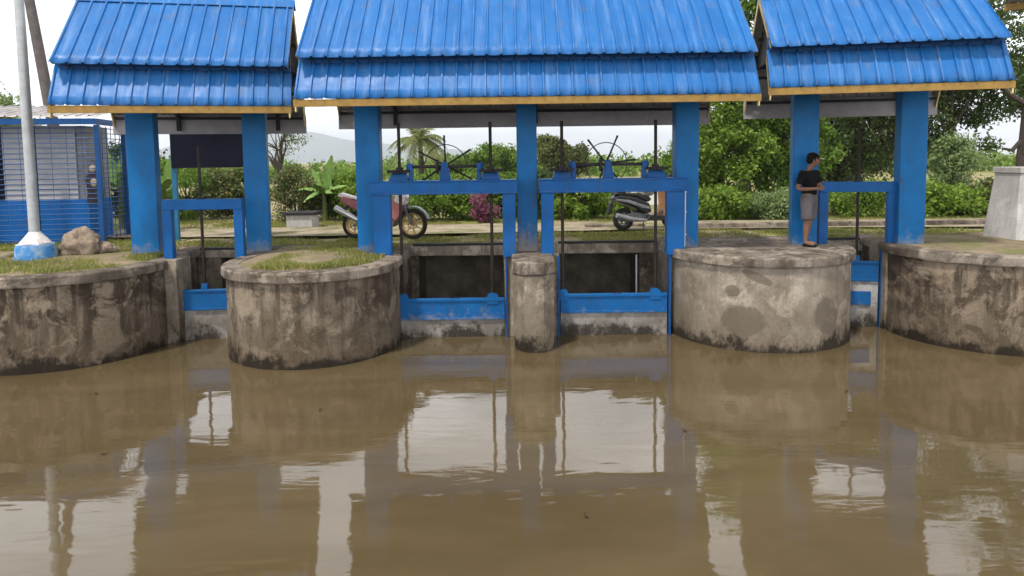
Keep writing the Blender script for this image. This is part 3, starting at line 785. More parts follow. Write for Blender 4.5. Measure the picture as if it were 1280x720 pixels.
# ------------------------------------------------------------------ motorcycles
def wheel(root, x, r, tw, rim_m, spokes=6, solid=False):
    w_ = MB().torus((x, 0, r), r-tw, tw, 'y', 40, 10, sq=.95).build('wheel', M['rubber'], root)
    MB().torus((x, 0, r), r-tw*1.75, tw*.55, 'y', 40, 8, sq=1.3).build('rim', rim_m, w_)
    mb = MB()
    for i in range(spokes):
        a = 2*math.pi*i/spokes+.4
        mb.bar((x+.03*math.cos(a), 0, r+.03*math.sin(a)), (x+(r-tw*2)*math.cos(a), 0, r+(r-tw*2)*math.sin(a)), .02, .028)
    mb.tube([(x, -.06, r), (x, .06, r)], .035, 12).torus((x, -.04, r), .095, .012, 'y', 24, 6)
    mb.build('spokes', rim_m, w_)
def motorcycle():
    root = empty('parked_motorcycle', (-2.70, 14.15, 1.44), R(-12)); tag(root, 'faded red and white motorcycle with gold rims parked behind the left middle gate', 'motorcycle')
    RX, FX = -.62, .66
    wheel(root, RX, .29, .055, M['gold']); wheel(root, FX, .315, .050, M['gold'], 7)
    MB().bar((RX, .09, .29), (-.1, .09, .38), .03, .07).bar((RX, -.09, .29), (-.1, -.09, .38), .03, .07).build('swingarm', M['engine'], root)
    for y in (-.09, .09): MB().tube([(FX, y, .315), (.42, y, .95)], [.028, .022], 10).build('fork', M['engine'], root)
    a = [(FX+.375*math.cos(t), .315+.375*math.sin(t)) for t in np.linspace(R(18), R(150), 14)]
    b = [(FX+.355*math.cos(t), .315+.355*math.sin(t)) for t in np.linspace(R(150), R(18), 14)]
    MB().plate(a+b, -.065, .065).build('front_fender', M['greypl'], root)
    MB().plate([(-.05, .28), (.28, .26), (.34, .42), (.22, .55), (-.12, .52)], -.12, .12).tube([(.18, -.13, .4), (.18, .13, .4)], .09, 14).build('engine', M['engine'], root, bevel=.02)
    MB().plate([(.06, .48), (.34, .38), (.50, .60), (.50, .86), (.40, .98), (.20, .78), (.02, .66)], -.13, .13).build('fairing', M['pink'], root, bevel=.03)
    MB().plate([(.30, .78), (.50, .70), (.56, .82), (.46, 1.02), (.36, 1.0)], -.145, .145).build('headlamp_cowl', M['whitepl'], root, bevel=.03)
    MB().ell((.555, 0, .86), .03, .09, .065).build('headlight', M['chrome'], root)
    MB().plate([(-.92, .80), (-.85, .90), (-.52, .83), (-.30, .68), (-.06, .60), (-.10, .46), (-.32, .48), (-.58, .62)], -.10, .10).build('tail_panel', M['pink'], root, bevel=.025)
    MB().plate([(-.98, .90), (-.90, .97), (-.50, .85), (-.50, .81), (-.86, .87)], -.085, .085).build('tail_cover', M['whitepl'], root, bevel=.015)
    MB().plate([(-.72, .86), (-.45, .81), (-.05, .74), (.02, .70), (-.02, .64), (-.30, .68), (-.52, .80)], -.11, .11).build('seat', M['seat'], root, bevel=.025)
    MB().tube([(-.16, -.16, .34), (-.5, -.17, .42), (-.98, -.17, .66)], [.035, .05, .065], 14).build('exhaust', M['chrome'], root)
    MB().plate([(-.98, .52), (-.72, .66), (-.72, .72), (-1.02, .60)], -.06, .06).build('rear_fender', M['blackpl'], root, bevel=.01)
    MB().tube([(.36, -.33, .98), (.40, -.1, 1.0), (.40, .1, 1.0), (.36, .33, .98)], .014, 8).build('handlebar', M['dark_steel'], root)
    for y in (-.30, .30):
        MB().tube([(.40, y*.7, 1.0), (.42, y, 1.14)], .007, 6).ell((.42, y, 1.17), .02, .06, .035).build('mirror', M['blackpl'], root)
    MB().tube([(.1, -.1, .26), (-.02, -.26, 0.0)], .012, 6).build('kickstand', M['dark_steel'], root)
motorcycle()
def scooter():
    root = empty('parked_scooter', (2.98, 15.2, 1.455), R(20)); tag(root, 'black scooter with grey side stripe and brown leg shield behind the right middle gate', 'scooter')
    RX, FX = -.55, .68
    wheel(root, RX, .255, .055, M['engine'], 5); wheel(root, FX, .255, .05, M['engine'], 5)
    MB().plate([(-.86, .72), (-.70, .80), (-.30, .74), (.04, .60), (.10, .40), (-.10, .36), (-.30, .50), (-.66, .62)], -.16, .16).build('rear_body', M['blackpl'], root, bevel=.04)
    MB().plate([(-.82, .715), (-.5, .69), (0, .53), (.05, .47), (-.15, .50), (-.5, .62), (-.8, .68)], -.175, .175).build('side_stripe', M['greypl'], root, bevel=.01)
    MB().plate([(-.80, .81), (-.74, .86), (-.30, .83), (.06, .74), (.10, .68), (.02, .62), (-.30, .75), (-.70, .80)], -.13, .13).build('seat', M['seat'], root, bevel=.03)
    MB().plate([(-.70, .22), (-.05, .22), (.06, .36), (-.28, .42), (-.60, .34)], -.11, .11).build('engine', M['engine'], root, bevel=.02)
    MB().tube([(-.05, -.15, .22), (-.45, -.16, .26), (-.80, -.16, .36)], [.03, .06, .055], 12).build('exhaust', M['greypl'], root)
    MB().plate([(-.08, .22), (.46, .20), (.50, .30), (.06, .34)], -.16, .16).build('footboard', M['blackpl'], root, bevel=.02)
    MB().plate([(.42, .24), (.50, .24), (.56, .60), (.50, .94), (.42, .96), (.46, .60)], -.20, .20).build('leg_shield', M['brown'], root, bevel=.03)
    MB().plate([(.51, .40), (.60, .45), (.66, .70), (.54, .98), (.50, .98)], -.15, .15).build('front_cowl', M['blackpl'], root, bevel=.03)
    MB().ell((.645, 0, .72), .03, .10, .06).build('headlight', M['chrome'], root)
    for y in (-.07, .07): MB().tube([(FX, y, .255), (.56, y, .62)], .022, 8).build('fork', M['engine'], root)
    a = [(FX+.30*math.cos(t), .255+.30*math.sin(t)) for t in np.linspace(R(10), R(160), 12)]
    b = [(FX+.28*math.cos(t), .255+.28*math.sin(t)) for t in np.linspace(R(160), R(10), 12)]
    MB().plate(a+b, -.06, .06).build('front_fender', M['blackpl'], root)
    MB().plate([(-.90, .62), (-.80, .68), (-.84, .46), (-.92, .36), (-.95, .39)], -.04, .04).build('rear_fender', M['blackpl'], root, bevel=.01)
    MB().tube([(-.55, -.12, .86), (-.86, -.11, .88), (-.90, 0, .89), (-.86, .11, .88), (-.55, .12, .86)], .014, 8).build('grab_rail', M['dark_steel'], root)
    MB().tube([(.40, -.32, 1.02), (.47, -.08, 1.04), (.47, .08, 1.04), (.40, .32, 1.02)], .015, 8).build('handlebar', M['dark_steel'], root)
    for y in (-.28, .28):
        MB().tube([(.45, y*.8, 1.04), (.46, y, 1.18)], .007, 6).ell((.46, y, 1.21), .02, .06, .04).build('mirror', M['blackpl'], root)
    MB().tube([(-.1, -.1, .22), (-.18, -.24, 0)], .012, 6).build('kickstand', M['dark_steel'], root)
    o = rock_mesh(.20, 4, .75).build('sack', mat_plain('grey_sack', (.24, .24, .20), .9, 0, .2, 9, .5), loc=(2.98+.02, 15.2, 1.455+.90)); tag(o, 'grey green sack resting on the scooter seat', 'sack')
scooter()

# ------------------------------------------------------------------ person
def skin_obj(name, chains, mat, parent, sub=2):
    """chains: list of (list of (pos, radius or (rx,ry)), attach (chain,index) or None)"""
    bm = bmesh.new(); lay = bm.verts.layers.skin.verify(); ref = []
    for ch, att in chains:
        row = []
        prev = ref[att[0]][att[1]] if att else None
        for p, r in ch:
            v = bm.verts.new(p); v[lay].radius = (r, r) if isinstance(r, (int, float)) else r
            if prev is not None: bm.edges.new((prev, v))
            prev = v; row.append(v)
        ref.append(row)
    ref[0][0][lay].use_root = True
    me = bpy.data.meshes.new(name); bm.to_mesh(me); bm.free()
    o = bpy.data.objects.new(name, me); COL.objects.link(o)
    o.modifiers.new('skin', 'SKIN').use_smooth_shade = True
    m = o.modifiers.new('sub', 'SUBSURF'); m.levels = sub; m.render_levels = sub
    dg = bpy.context.evaluated_depsgraph_get()
    nm = bpy.data.meshes.new_from_object(o.evaluated_get(dg)); o.modifiers.clear(); o.data = nm
    nm.materials.clear(); nm.materials.append(mat)
    nm.polygons.foreach_set('use_smooth', [True]*len(nm.polygons))
    if parent: o.parent = parent
    return o
def hand(wr, d, side, curl=.4):
    """finger chains rooted in a palm that starts at wr, pointing along d"""
    d = Vector(d).normalized(); s = Vector(side).normalized(); n = d.cross(s).normalized()
    out = [([(tuple(Vector(wr)+d*.045), (.030, .016)), (tuple(Vector(wr)+d*.075), (.032, .014))])]
    fingers = []
    for k, L in zip((-1.5, -.5, .5, 1.5), (.058, .070, .074, .062)):
        b = Vector(wr)+d*.085+s*k*.017
        fingers.append([(tuple(b), .0085), (tuple(b+d*L*.5+n*L*curl*.3), .008), (tuple(b+d*L*.85+n*L*curl*.8), .0065)])
    b = Vector(wr)+d*.03+s*.028
    fingers.append([(tuple(b+s*.01), .010), (tuple(b+d*.03+s*.025), .009), (tuple(b+d*.055+s*.028+n*.01), .007)])
    return out, fingers
PR = empty('person', (5.15, 11.72, 1.515), R(30)); PR.scale = (1.04, 1.04, 1.03)
tag(PR, 'person in black t-shirt, grey knee shorts and cap standing against a blue post', 'person')
# facing -Y, right side = -X
pel = [((0, 0.02, .80), (.115, .10)), ((0, .01, .92), (.11, .085)), ((0, .015, 1.05), (.125, .09)), ((0, .03, 1.17), (.135, .09)), ((0, .02, 1.26), (.06, .05)), ((0, -.005, 1.315), .048), ((.02, -.03, 1.375), (.066, .074)), ((.03, -.038, 1.44), (.078, .084)), ((.028, -.034, 1.50), (.06, .066))]
legR = [((-.085, .01, .74), .088), ((-.085, -.01, .58), .075), ((-.08, -.01, .43), .052), ((-.075, .01, .30), .054), ((-.07, .02, .10), .034), ((-.07, .025, .045), .036), ((-.075, -.06, .03), .034), ((-.08, -.15, .02), .026)]
legL = [((.085, .03, .74), .088), ((.075, .03, .58), .075), ((.065, .045, .43), .052), ((.05, .07, .30), .054), ((.035, .09, .10), .034), ((.035, .095, .045), .036), ((.04, .01, .03), .034), ((.05, -.08, .02), .026)]
armR = [((-.155, .03, 1.20), .058), ((-.20, .05, 1.07), .046), ((-.225, .075, .95), .037), ((-.17, -.06, .945), .034), ((-.10, -.16, .955), .025)]
armL = [((.155, .03, 1.20), .058), ((.195, .0, 1.08), .046), ((.20, -.03, .96), .037), ((.10, -.13, .98), .033), ((.02, -.18, 1.0), .025)]
hr_p, hr_f = hand(armR[-1][0], (.55, -.8, .1), (0, .1, 1)); hl_p, hl_f = hand(armL[-1][0], (-.75, -.55, .1), (0, .1, 1))
chains = [(pel, None), (legR, (0, 0)), (legL, (0, 0)), (armR, (0, 3)), (armL, (0, 3)), (hr_p[0], (3, 4)), (hl_p[0], (4, 4))]
for f_ in hr_f: chains.append((f_, (5, 1)))
for f_ in hl_f: chains.append((f_, (6, 1)))
chains.append(([((.092, -.100, 1.415), .014), ((.102, -.108, 1.402), .012)], (0, 7)))     # nose
chains.append(([((-.022, -.095, 1.43), (.010, .02))], (0, 7))); chains.append(([((.085, .018, 1.43), (.010, .02))], (0, 7)))
body = skin_obj('body', chains, M['skin'], PR)
# clothing
sh = [((0, 0.018, .80), (.140, .118)), ((0, .015, .90), (.138, .112)), ((0, .015, .97), (.132, .104)), ((0, .018, 1.05), (.137, .102)), ((0, .03, 1.17), (.147, .102)), ((0, .022, 1.245), (.085, .065))]
sR = [((-.16, .032, 1.20), .070), ((-.20, .05, 1.08), .060), ((-.212, .062, 1.01), .060)]
sL = [((.16, .032, 1.20), .070), ((.195, .0, 1.09), .060), ((.199, -.015, 1.02), .060)]
skin_obj('shirt', [(sh, None), (sR, (0, 4)), (sL, (0, 4))], M['shirt'], PR)
st = [((0, .02, .90), (.128, .106)), ((0, .02, .82), (.132, .112))]
tR = [((-.085, .01, .72), .104), ((-.088, -.01, .58), .100), ((-.085, -.01, .47), .098), ((-.084, -.008, .41), .097)]
tL = [((.085, .03, .72), .104), ((.078, .03, .58), .100), ((.07, .04, .47), .098), ((.066, .048, .41), .097)]
skin_obj('shorts', [(st, None), (tR, (0, 1)), (tL, (0, 1))], M['shorts'], PR)
HY = Matrix.Translation((.028, -.035, 0)) @ Matrix.Rotation(R(48), 4, 'Z')          # the head is turned to the person's left
def head(mb): mb.v = [tuple(HY @ Vector(v)) for v in mb.v]; return mb
hd = Euler((R(12), 0, 0)).to_matrix()
head(MB().ell((0, .012, 1.475), .088, .102, .078, 20, 12, hd).ell((0, .045, 1.43), .080, .072, .082, 18, 10)).build('hair', M['hair'], PR)
mb = MB(); poly = [(.075*math.cos(t), -.07-.095*math.sin(t)) for t in np.linspace(0, math.pi, 14)]
mb.prism(poly, 0, .012); mb.v = [(x, y, 1.465+z+(y+.07)*.30-abs(x)*.18) for x, y, z in mb.v]
head(mb).build('cap_brim', M['beige'], PR)
mb = MB()
for x, y in ((-.078, -.065), (.043, .005)): mb.prism([(x-.04, y+.115), (x+.04, y+.115), (x+.048, y-.08), (x+.02, y-.12), (x-.03, y-.115), (x-.048, y-.06)], -.012, .004)
mb.build('sandals', M['hair'], PR)
head(MB().ell((-.028, -.082, 1.44), .012, .006, .006).ell((.028, -.082, 1.44), .012, .006, .006)).build('eyes', M['hair'], PR)
head(MB().ell((0, -.076, 1.372), .022, .008, .006)).build('mouth', mat_plain('lips', (.28, .11, .08), .5), PR)

# ------------------------------------------------------------------ vegetation
def leaves(centers, size, n_each, rad, rg, mat, name, parent, flat=.5, squash=.8):
    C = np.repeat(np.asarray(centers, float), n_each, axis=0); N = len(C)
    rr = np.repeat(np.broadcast_to(np.asarray(rad, float), (len(centers),)), n_each)
    d = rg.normal(size=(N, 3)); d /= np.linalg.norm(d, axis=1)[:, None]
    rad_ = rr*rg.random(N)**(.45)
    P = C + d*rad_[:, None]*np.array([1, 1, squash])
    u = rg.normal(size=(N, 3)); u[:, 2] -= .35; u /= np.linalg.norm(u, axis=1)[:, None]
    nrm = rg.normal(size=(N, 3))*flat + d*.6 + np.array([0, 0, .5]); v = np.cross(nrm, u); v /= np.linalg.norm(v, axis=1)[:, None]+1e-9
    s = size*(.55+.9*rg.random(N))[:, None]
    k = np.cross(u, v)
    V = np.stack([P, P+u*s*.5+v*s*.27+k*s*.08, P+u*s*1.0, P+u*s*.5-v*s*.27+k*s*.08], 1).reshape(-1, 3)
    me = bpy.data.meshes.new(name); me.vertices.add(len(V)); me.vertices.foreach_set('co', V.astype(np.float32).ravel())
    me.loops.add(N*4); me.loops.foreach_set('vertex_index', np.arange(N*4, dtype=np.int32))
    me.polygons.add(N); me.polygons.foreach_set('loop_start', np.arange(0, N*4, 4, dtype=np.int32)); me.polygons.foreach_set('loop_total', np.full(N, 4, np.int32))
    me.materials.append(mat); me.update(calc_edges=True)
    o = bpy.data.objects.new(name, me); COL.objects.link(o); o.parent = parent; return o
def tree(name, label, loc, H, W, zc, mat, seed, clumps=60, n=160, leaf=.16, cr=.55, depth=None, trunk=.13, cat='tree', gaps=.0, lean=(0, 0), limbs=9, bottom=None, group=None):
    """zc: height of the crown's underside; W crown half width"""
    rg = np.random.default_rng(seed); rr = random.Random(seed)
    root = empty(name, loc); tag(root, label, cat, group)
    depth = depth or W
    cz = (H+zc)/2; hz = (H-zc)/2
    cs = []; rs = []
    while len(cs) < clumps:
        p = rg.normal(size=3); p /= np.linalg.norm(p); p *= (.35+.65*rg.random()**.5)
        x, y, z = p[0]*W, p[1]*depth, cz+p[2]*hz
        k = 1+.35*mnoise.noise(Vector((p[0]*2+seed, p[1]*2, p[2]*2)))
        x *= k; y *= k
        if gaps and mnoise.noise(Vector((x*.8+seed*3, y*.8, z*.8)))*.5+.5 < gaps: 
            if rr.random() < .85: continue
        cs.append((x+lean[0], y+lean[1], z)); rs.append(cr*(.55+.8*rg.random()))
    leaves(cs, leaf*.74, int(n*1.7), rs, rg, mat, 'crown', root)
    mb = MB()
    base = Vector((0, 0, -.15)); topc = Vector((lean[0]*.6, lean[1]*.6, cz+hz*.2))
    mid = base.lerp(topc, .5)+Vector((rr.uniform(-.1, .1), rr.uniform(-.1, .1), 0))*H*.3
    mb.tube([base, base.lerp(mid, .5)+Vector((.03, 0, 0)), mid, topc], [trunk*1.25, trunk, trunk*.8, trunk*.35], 9)
    for i in range(limbs):
        c = Vector(cs[rr.randrange(len(cs))]); t0 = rr.uniform(.35, .95)
        s = base.lerp(mid, t0*2) if t0 < .5 else mid.lerp(topc, t0*2-1)
        m_ = s.lerp(c, .5)+Vector((rr.uniform(-.15, .15), rr.uniform(-.15, .15), rr.uniform(0, .25)))
        mb.tube([s, m_, c], [trunk*.45, trunk*.28, trunk*.1], 6)
    mb.build('trunk', M['bark'], root)
    return root
G = 1.38
# ---- right-hand side trees
tree('leafy_tree', 'bright green leafy tree just right of the central shelter post', (6.0, 19.5, G), 4.3, 1.15, .3, M['leaf_bright'], 1, 70, 200, .15, .45, 1.0, .10, gaps=.25)
tree('leafy_tree', 'mid green spreading tree left of the person, beyond the kerb', (8.05, 20.2, G), 4.0, 1.35, .5, M['leaf_mid'], 2, 70, 200, .15, .48, 1.2, .12, gaps=.36)
tree('tall_tree', 'tall dark tree rising behind the gap between central and right roofs', (9.3, 27, G), 10.5, 3.0, 1.6, M['leaf_mid'], 3, 120, 190, .22, .75, 2.2, .22, gaps=.36)
tree('tall_tree', 'dark shady tree behind the rightmost gate frame', (11.6, 24, G), 6.6, 2.4, .9, M['leaf_dark'], 4, 95, 200, .18, .62, 1.8, .20, gaps=.38)
tree('tall_tree', 'dark thin-crowned tree behind the right shelter, sky showing through', (14.6, 23.0, G), 8.2, 2.2, 1.0, M['leaf_dark'], 5, 95, 170, .17, .55, 1.8, .16, gaps=.40)
tree('vine_tree', 'pale green vine covered tree right of the rightmost blue post', (13.2, 20.3, G), 2.2, .60, .1, M['leaf_pale'], 6, 34, 150, .13, .36, .6, .07)
tree('tall_tree', 'tall sparse tree at the far right edge over the pedestal', (19.1, 25, G), 11.5, 3.6, 2.6, M['leaf_dark'], 7, 95, 170, .18, .65, 2.4, .17, gaps=.42)
tree('tall_tree', 'large dark olive tree mass right of the person, far back', (15.6, 31, G), 9.5, 4.0, 1.0, M['leaf_olive'], 8, 120, 180, .26, 1.0, 2.4, .25, gaps=.3)
# dark trunk leaning at frame edge
root = empty('bare_trunk', (13.02, 17.4, G)); tag(root, 'bare dark trunk with stub branches at the right frame edge', 'tree')
MB().tube([(0, 0, -.1), (-.03, 0, 1.6), (.05, 0, 2.9), (.3, .1, 4.2)], [.11, .09, .085, .06], 10).tube([(-.0, 0, 2.0), (-.25, 0, 1.75), (-.5, 0, 1.8)], [.07, .05, .03], 7).tube([(.05, 0, 2.9), (-.35, 0, 3.15), (-.75, .1, 3.6)], [.08, .06, .03], 7).build('trunk', M['bark'], root)
# ---- shrubs: x, y, H, W, mat, label
shrubs = [
 (-9.6, 20.0, 1.75, .9, 'leaf_mid', 'green shrub behind the dark notice board, left part'),
 (-8.35, 20.4, 1.6, .85, 'leaf_olive', 'olive shrub under the dark notice board'),
 (-12.2, 23, 2.6, .9, 'leaf_bright', 'light green shrub standing behind the leftmost blue post'),
 (-6.1, 19.2, 1.4, .8, 'leaf_olive', 'brownish green bush right of the left shelter'),
 (-5.0, 19.6, 1.35, .65, 'leaf_mid', 'rounded green bush below the banana plant'),
 (-4.2, 19.0, 1.5, .55, 'leaf_bright', 'yellow green bush behind the tail of the motorcycle'),
 (-2.35, 18.6, 1.2, .75, 'leaf_mid', 'green bush behind the front wheel of the motorcycle'),
 (-1.25, 18.9, 1.25, .7, 'leaf_bright', 'fresh green bush in the middle of the left middle gate'),
 (-.15, 19.2, 1.35, .65, 'leaf_mid', 'dense green bush left of the central post'),
 (.9, 19.0, 1.15, .6, 'leaf_dark', 'dark bush just right of the central post'),
 (1.9, 18.6, 1.1, .75, 'leaf_bright', 'light green bush behind the right middle gate'),
 (3.2, 20.4, .7, .6, 'leaf_mid', 'low bush behind the scooter handlebar'),
 (5.0, 20.4, 2.0, .45, 'leaf_bright', 'bright bush behind the right post of the central shelter'),
 (5.4, 17.8, .85, .8, 'leaf_bright', 'low bright bush at the foot of the leafy tree'),
 (7.0, 17.9, .75, .9, 'leaf_pale', 'low pale weeds left of the person'),
 (9.2, 18.4, .85, 1.0, 'leaf_bright', 'lit weeds seen inside the rightmost gate frame'),
 (11.6, 18.2, .85, 1.1, 'leaf_bright', 'lit weedy bush right of the rightmost blue post'),
 (13.2, 18.6, .95, .9, 'leaf_olive', 'weedy bush left of the pale pedestal'),
]
for i, (x, y, H, W, m, lab) in enumerate(shrubs):
    tree('leafy_shrub', lab, (x, y, G), H*(1.12 if i % 3 == 0 else .95), W, .02, M[m], 40+i, 40, 135, (.10, .15, .12)[i % 3], .28+.05*(i % 2), W*.8, .035, 'shrub', limbs=9, gaps=.12)
tree('flowering_shrub', 'pink flowering shrub left of the central post', (-.72, 17.6, G), .95, .30, .1, M['leaf_pink'], 71, 16, 130, .09, .17, .25, .025, 'shrub', limbs=4)
# ---- middle-distance trees above the hedge
tree('round_tree', 'small round crowned tree just right of the central post, far back', (2.2, 38, G), 3.0, .95, 1.1, M['leaf_olive'], 81, 28, 150, .22, .5, .9, .1)
tree('round_tree', 'second small round tree far back beside the hand wheel', (3.65, 40, G), 2.4, .9, .9, M['leaf_olive'], 82, 24, 140, .22, .5, .9, .1)
tree('far_tree', 'pointed far tree right of the left hand wheel', (-1.8, 42, G), 2.7, .95, .3, M['leaf_mid'], 83, 30, 120, .26, .55, .9, .12)
tree('far_tree', 'far tree just left of the central post', (-.5, 44, G), 2.5, 1.1, .3, M['leaf_mid'], 84, 32, 120, .26, .6, .9, .12)
tree('far_tree', 'low far tree between the palm and hand wheel', (-4.2, 46, G), 1.7, 1.4, .2, M['leaf_mid'], 85, 34, 110, .28, .6, .9, .12)
tree('far_tree', 'sparse grey twiggy tree right of the left shelter', (-9.4, 28, G), 3.6, 1.3, 1.5, M['leaf_olive'], 86, 22, 34, .12, .45, .9, .09, gaps=.3, limbs=22)
tree('far_tree', 'green tree behind the shed roof at far left', (-21.2, 28, G), 5.0, 1.5, 1.5, M['leaf_pale'], 87, 36, 160, .22, .65, 1.3, .14)
tree('far_tree', 'dark tree seen through the side of the mesh cage', (-12.4, 21.5, G), 2.2, 1.6, .1, M['leaf_dark'], 88, 40, 150, .18, .55, 1.2, .12)
# far treeline, one mass
rg = np.random.default_rng(5); cs = []
for i in range(900):
    x = rg.uniform(-75, 75); y = 61+rg.random()*14
    h = 1.6+1.3*(mnoise.noise(Vector((x*.11, 2, 0)))+.5)
    cs.append((x, y, 1.3+rg.random()*max(.6, h*.78)))
o = leaves(cs, .42, 40, .9, rg, M['leaf_mid'], 'distant_treeline', None); tag(o, 'distant mass of trees along the horizon', 'trees', kind='stuff')

# ---- palm
def palm(loc, H, L, seed, label):
    rr = random.Random(seed); root = empty('coconut_palm', loc); tag(root, label, 'palm tree')
    MB().tube([(0, 0, -.2), (.08, 0, H*.5), (.02, 0, H)], [.22, .16, .13], 10).build('trunk', M['bark'], root)
    mb = MB()
    for k in range(24):
        az = 2*math.pi*k/24*2.4+rr.uniform(-.2, .2); el = rr.uniform(-.1, 1.25); l = L*rr.uniform(.8, 1.1)
        pts = []
        for i in range(15):
            t = i/14; r_ = l*t*math.cos(el)*(1-.15*t); z = H+l*(t*math.sin(el)-.75*t*t*(1.1-.4*el))
            pts.append(Vector((r_*math.cos(az), r_*math.sin(az), z)))
        mb.tube(pts, [.035*(1-.8*i/14) for i in range(15)], 5)
        sd_ = Vector((-math.sin(az), math.cos(az), 0))
        for i in range(2, 15):
            for q in range(2):
                p = pts[i].lerp(pts[i-1], q*.5); ll = l*.30*math.sin(math.pi*min(1, (i/14)*.85+.12))
                d = (pts[i]-pts[i-1]).normalized()
                for sg in (-1, 1):
                    tip = p+sd_*sg*ll*.75+d*ll*.45+Vector((0, 0, -ll*rr.uniform(.35, .7)))
                    mb.add([p-d*.04, p+d*.05, tip], [(0, 1, 2)])
    mb.build('fronds', M['leaf_palm'], root, clean=False)
palm((-5.35, 40, G), 2.9, 2.5, 3, 'young coconut palm with drooping yellowish fronds behind the left hand wheel')
# ---- banana plants
def banana(loc, label, seed, spec, k=1.0):
    rr = random.Random(seed); root = empty('banana_plant', loc); tag(root, label, 'banana plant')
    MB().tube([(0, 0, -.1), (.02, 0, .5*k), (0, 0, 1.0*k)], [.08*k, .07*k, .04*k], 10).build('stem', M['leaf_olive'], root)
    for (az, el, l, wd) in spec:
        l *= k; wd *= k; mb = MB(); n = 16; sag = rr.uniform(.3, .6)
        side0 = Vector((-math.sin(az), math.cos(az), 0)) if el < 1 else Vector((.95, .3, 0))
        for i in range(n+1):
            t = i/n; r_ = l*t*math.cos(el)*(1-.15*t); z = .85*k+l*(t*math.sin(el)-sag*t*t*math.cos(el))
            c = Vector((r_*math.cos(az), r_*math.sin(az), z))
            ww = wd*math.sin(math.pi*min(.97, .06+t*.92))**.7*(1 if t > .12 else .3)
            for q in (-1, -.5, 0, .5, 1):
                tear = rr.uniform(.72, 1.08) if abs(q) == 1 else 1
                mb.v.append(tuple(c+side0*q*ww*tear+Vector((0, 0, -abs(q)**1.5*ww*.45+(.10*ww if q == 0 else 0)+rr.uniform(-.01, .01)))))
        for i in range(n):
            for q in range(4):
                if q in (0, 3) and rr.random() < .12: continue
                a = i*5+q; mb.f.append((a, a+1, a+6, a+5))
        mb.build('leaf_blade', M['leaf_banana'], root, clean=False)
M['leaf_banana'] = mat_plain('banana_leaf', (.14, .24, .05), .45, 0, .45, 5, .3, .3)
banana((-5.15, 18.6, G), 'banana plant with one upright broad leaf, above the grey tank', 4, ((.2, 1.32, 1.15, .17), (2.9, 1.15, .95, .09), (0, .55, .9, .14), (3.3, .5, .9, .14), (1.4, .7, .8, .13), (4.6, .6, .85, .15), (5.3, .3, .8, .13), (3.9, .2, .7, .12)))
banana((-9.95, 17.3, G), 'tall yellow green banana plant squeezed between shed and left blue post', 8, ((.3, 1.35, 1.3, .18), (3.0, 1.2, 1.2, .17), (1.0, .8, 1.0, .16), (4.4, .7, 1.0, .16), (5.5, .9, 1.0, .15), (2.2, .4, .9, .15)), 1.25)
banana((-9.75, 19.0, G), 'small banana plant just right of the leftmost blue post', 9, ((.3, 1.3, 1.1, .16), (3.0, 1.1, 1.0, .15), (1.0, .6, .9, .15), (4.4, .6, .9, .15), (5.5, .8, .9, .14)), 1.1)
banana((-4.45, 20.2, G), 'broad leaved banana plant behind the tail of the motorcycle', 12, ((.3, 1.0, 1.0, .16), (3.0, .9, 1.0, .15), (1.0, .6, .9, .15), (4.4, .6, .9, .15), (5.5, .5, .9, .14)), 1.0)

# ---- grass
GH = .75
def grass(name, label, pts, h, mat, rg):
    P = np.asarray(pts, float); N = len(P)
    a = rg.random(N)*2*np.pi; hh = h*GH*(.4+rg.random(N)); w = .006+.006*rg.random(N)
    dx, dy = np.cos(a), np.sin(a); ln = hh*(.2+.7*rg.random(N)); b = rg.random(N)*2*np.pi
    V = np.zeros((N, 3, 3)); V[:, 0] = P; V[:, 1] = P; V[:, 2] = P
    V[:, 0, 0] -= dx*w; V[:, 0, 1] -= dy*w; V[:, 1, 0] += dx*w; V[:, 1, 1] += dy*w
    V[:, 2, 0] += np.cos(b)*ln; V[:, 2, 1] += np.sin(b)*ln; V[:, 2, 2] += hh
    me = bpy.data.meshes.new(name); me.vertices.add(N*3); me.vertices.foreach_set('co', V.astype(np.float32).ravel())
    me.loops.add(N*3); me.loops.foreach_set('vertex_index', np.arange(N*3, dtype=np.int32))
    me.polygons.add(N); me.polygons.foreach_set('loop_start', np.arange(0, N*3, 3, dtype=np.int32)); me.polygons.foreach_set('loop_total', np.full(N, 3, np.int32))
    me.materials.append(mat); me.update(calc_edges=True)
    o = bpy.data.objects.new(name, me); COL.objects.link(o); tag(o, label, 'grass', kind='stuff')
def scatter(n, fx, rg, ok):
    out = []
    while len(out) < n:
        x, y, z = fx(); k = mnoise.noise(Vector((x*1.4, y*1.4, 5)))*.5+.5
        if ok(x, y, k): out.append((x, y, z))
    return out
rg = np.random.default_rng(11)
def on_pier(cx, cy, r, z, yb): return lambda: (cx+rg.uniform(-r, r), cy+rg.uniform(-r, yb), z)
inside = lambda cx, cy, r: (lambda x, y, k: ((x-cx)**2+(y-cy)**2 < r*r or (y > cy and abs(x-cx) < r)))
i2 = inside(-3.3, 11.18, 1.13)
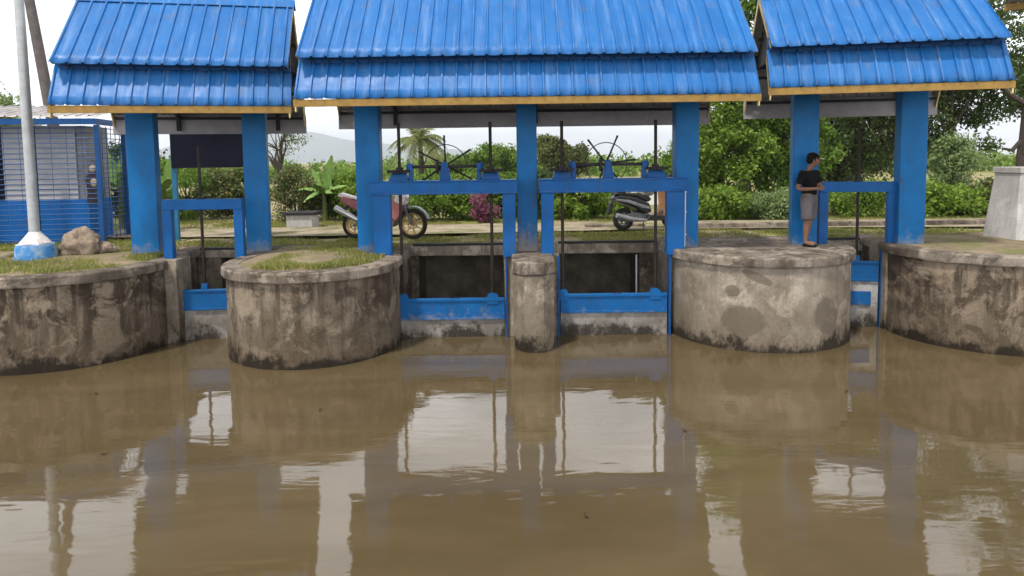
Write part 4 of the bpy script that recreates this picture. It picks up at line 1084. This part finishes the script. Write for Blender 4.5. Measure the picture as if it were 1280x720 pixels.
grass('grass', 'short green grass on top of the rounded pier left of the double gates', scatter(12000, on_pier(-3.3, 11.18, 1.15, 1.45, 1.9), rg, lambda x, y, k: i2(x, y, k) and rg.random() < (k*2.6-.95) and x > -4.15+.3*k), .085, M['grass'], rg)
i1 = inside(-7.5, 11.34, 1.38)
grass('grass', 'yellowing grass on top of the far left abutment around the pole', scatter(11000, on_pier(-7.5, 11.34, 1.42, 1.45, 1.8), rg, lambda x, y, k: i1(x, y, k) and rg.random() < (k*2.6-1.0) and x < -6.3+.3*k), .085, M['grass'], rg)
i5 = inside(8.12, 11.55, 1.38)
grass('grass', 'thin grass on top of the far right abutment', scatter(2500, on_pier(8.12, 11.55, 1.42, 1.50, 1.6), rg, lambda x, y, k: i5(x, y, k) and rg.random() < (k*1.8-.5) and y > 12.1), .05, M['grass'], rg)
def gz(x, y): return 1.405+.05*mnoise.noise(Vector((x*.7, y*.7, 3)))
def field():
    x = rg.uniform(-13, 15); y = 13.2+rg.random()**1.3*6.5
    return (x, y, gz(x, y))
grass('grass', 'patchy grass field between the gates and the hedge', scatter(90000, field, rg, lambda x, y, k: rg.random() < (k*2.6-.85) and not (14.95 < y-track_y(x) < 16.85 and rg.random() < .93)), .075, M['grass'], rg)

# ------------------------------------------------------------------ dead leaves adrift on the water
for x, y, a in ((-4.35, 6.98, .3), (-2.4, 8.2, 1.2), (1.9, 7.4, 2.1), (4.3, 8.6, .7), (-5.6, 8.9, 2.6), (.6, 5.6, 1.7)):
    mb = MB(); n = 8
    for i in range(n+1):
        t_ = i/n; ww = .016*math.sin(math.pi*min(.98, .03+t_*.95)); z = .006+.012*(t_-.5)**2*4
        mb.v += [((t_-.5)*.085, -ww, z+.004), ((t_-.5)*.085, 0, z), ((t_-.5)*.085, ww, z+.004)]
    for i in range(n):
        for q in range(2): b = i*3+q; mb.f.append((b, b+1, b+4, b+3))
    o = mb.build('floating_leaf', M['bark'], loc=(x, y, .002), rz=a, clean=False)
    tag(o, 'small dead brown leaf floating on the muddy water', 'leaf', 'dead leaves floating on the canal')
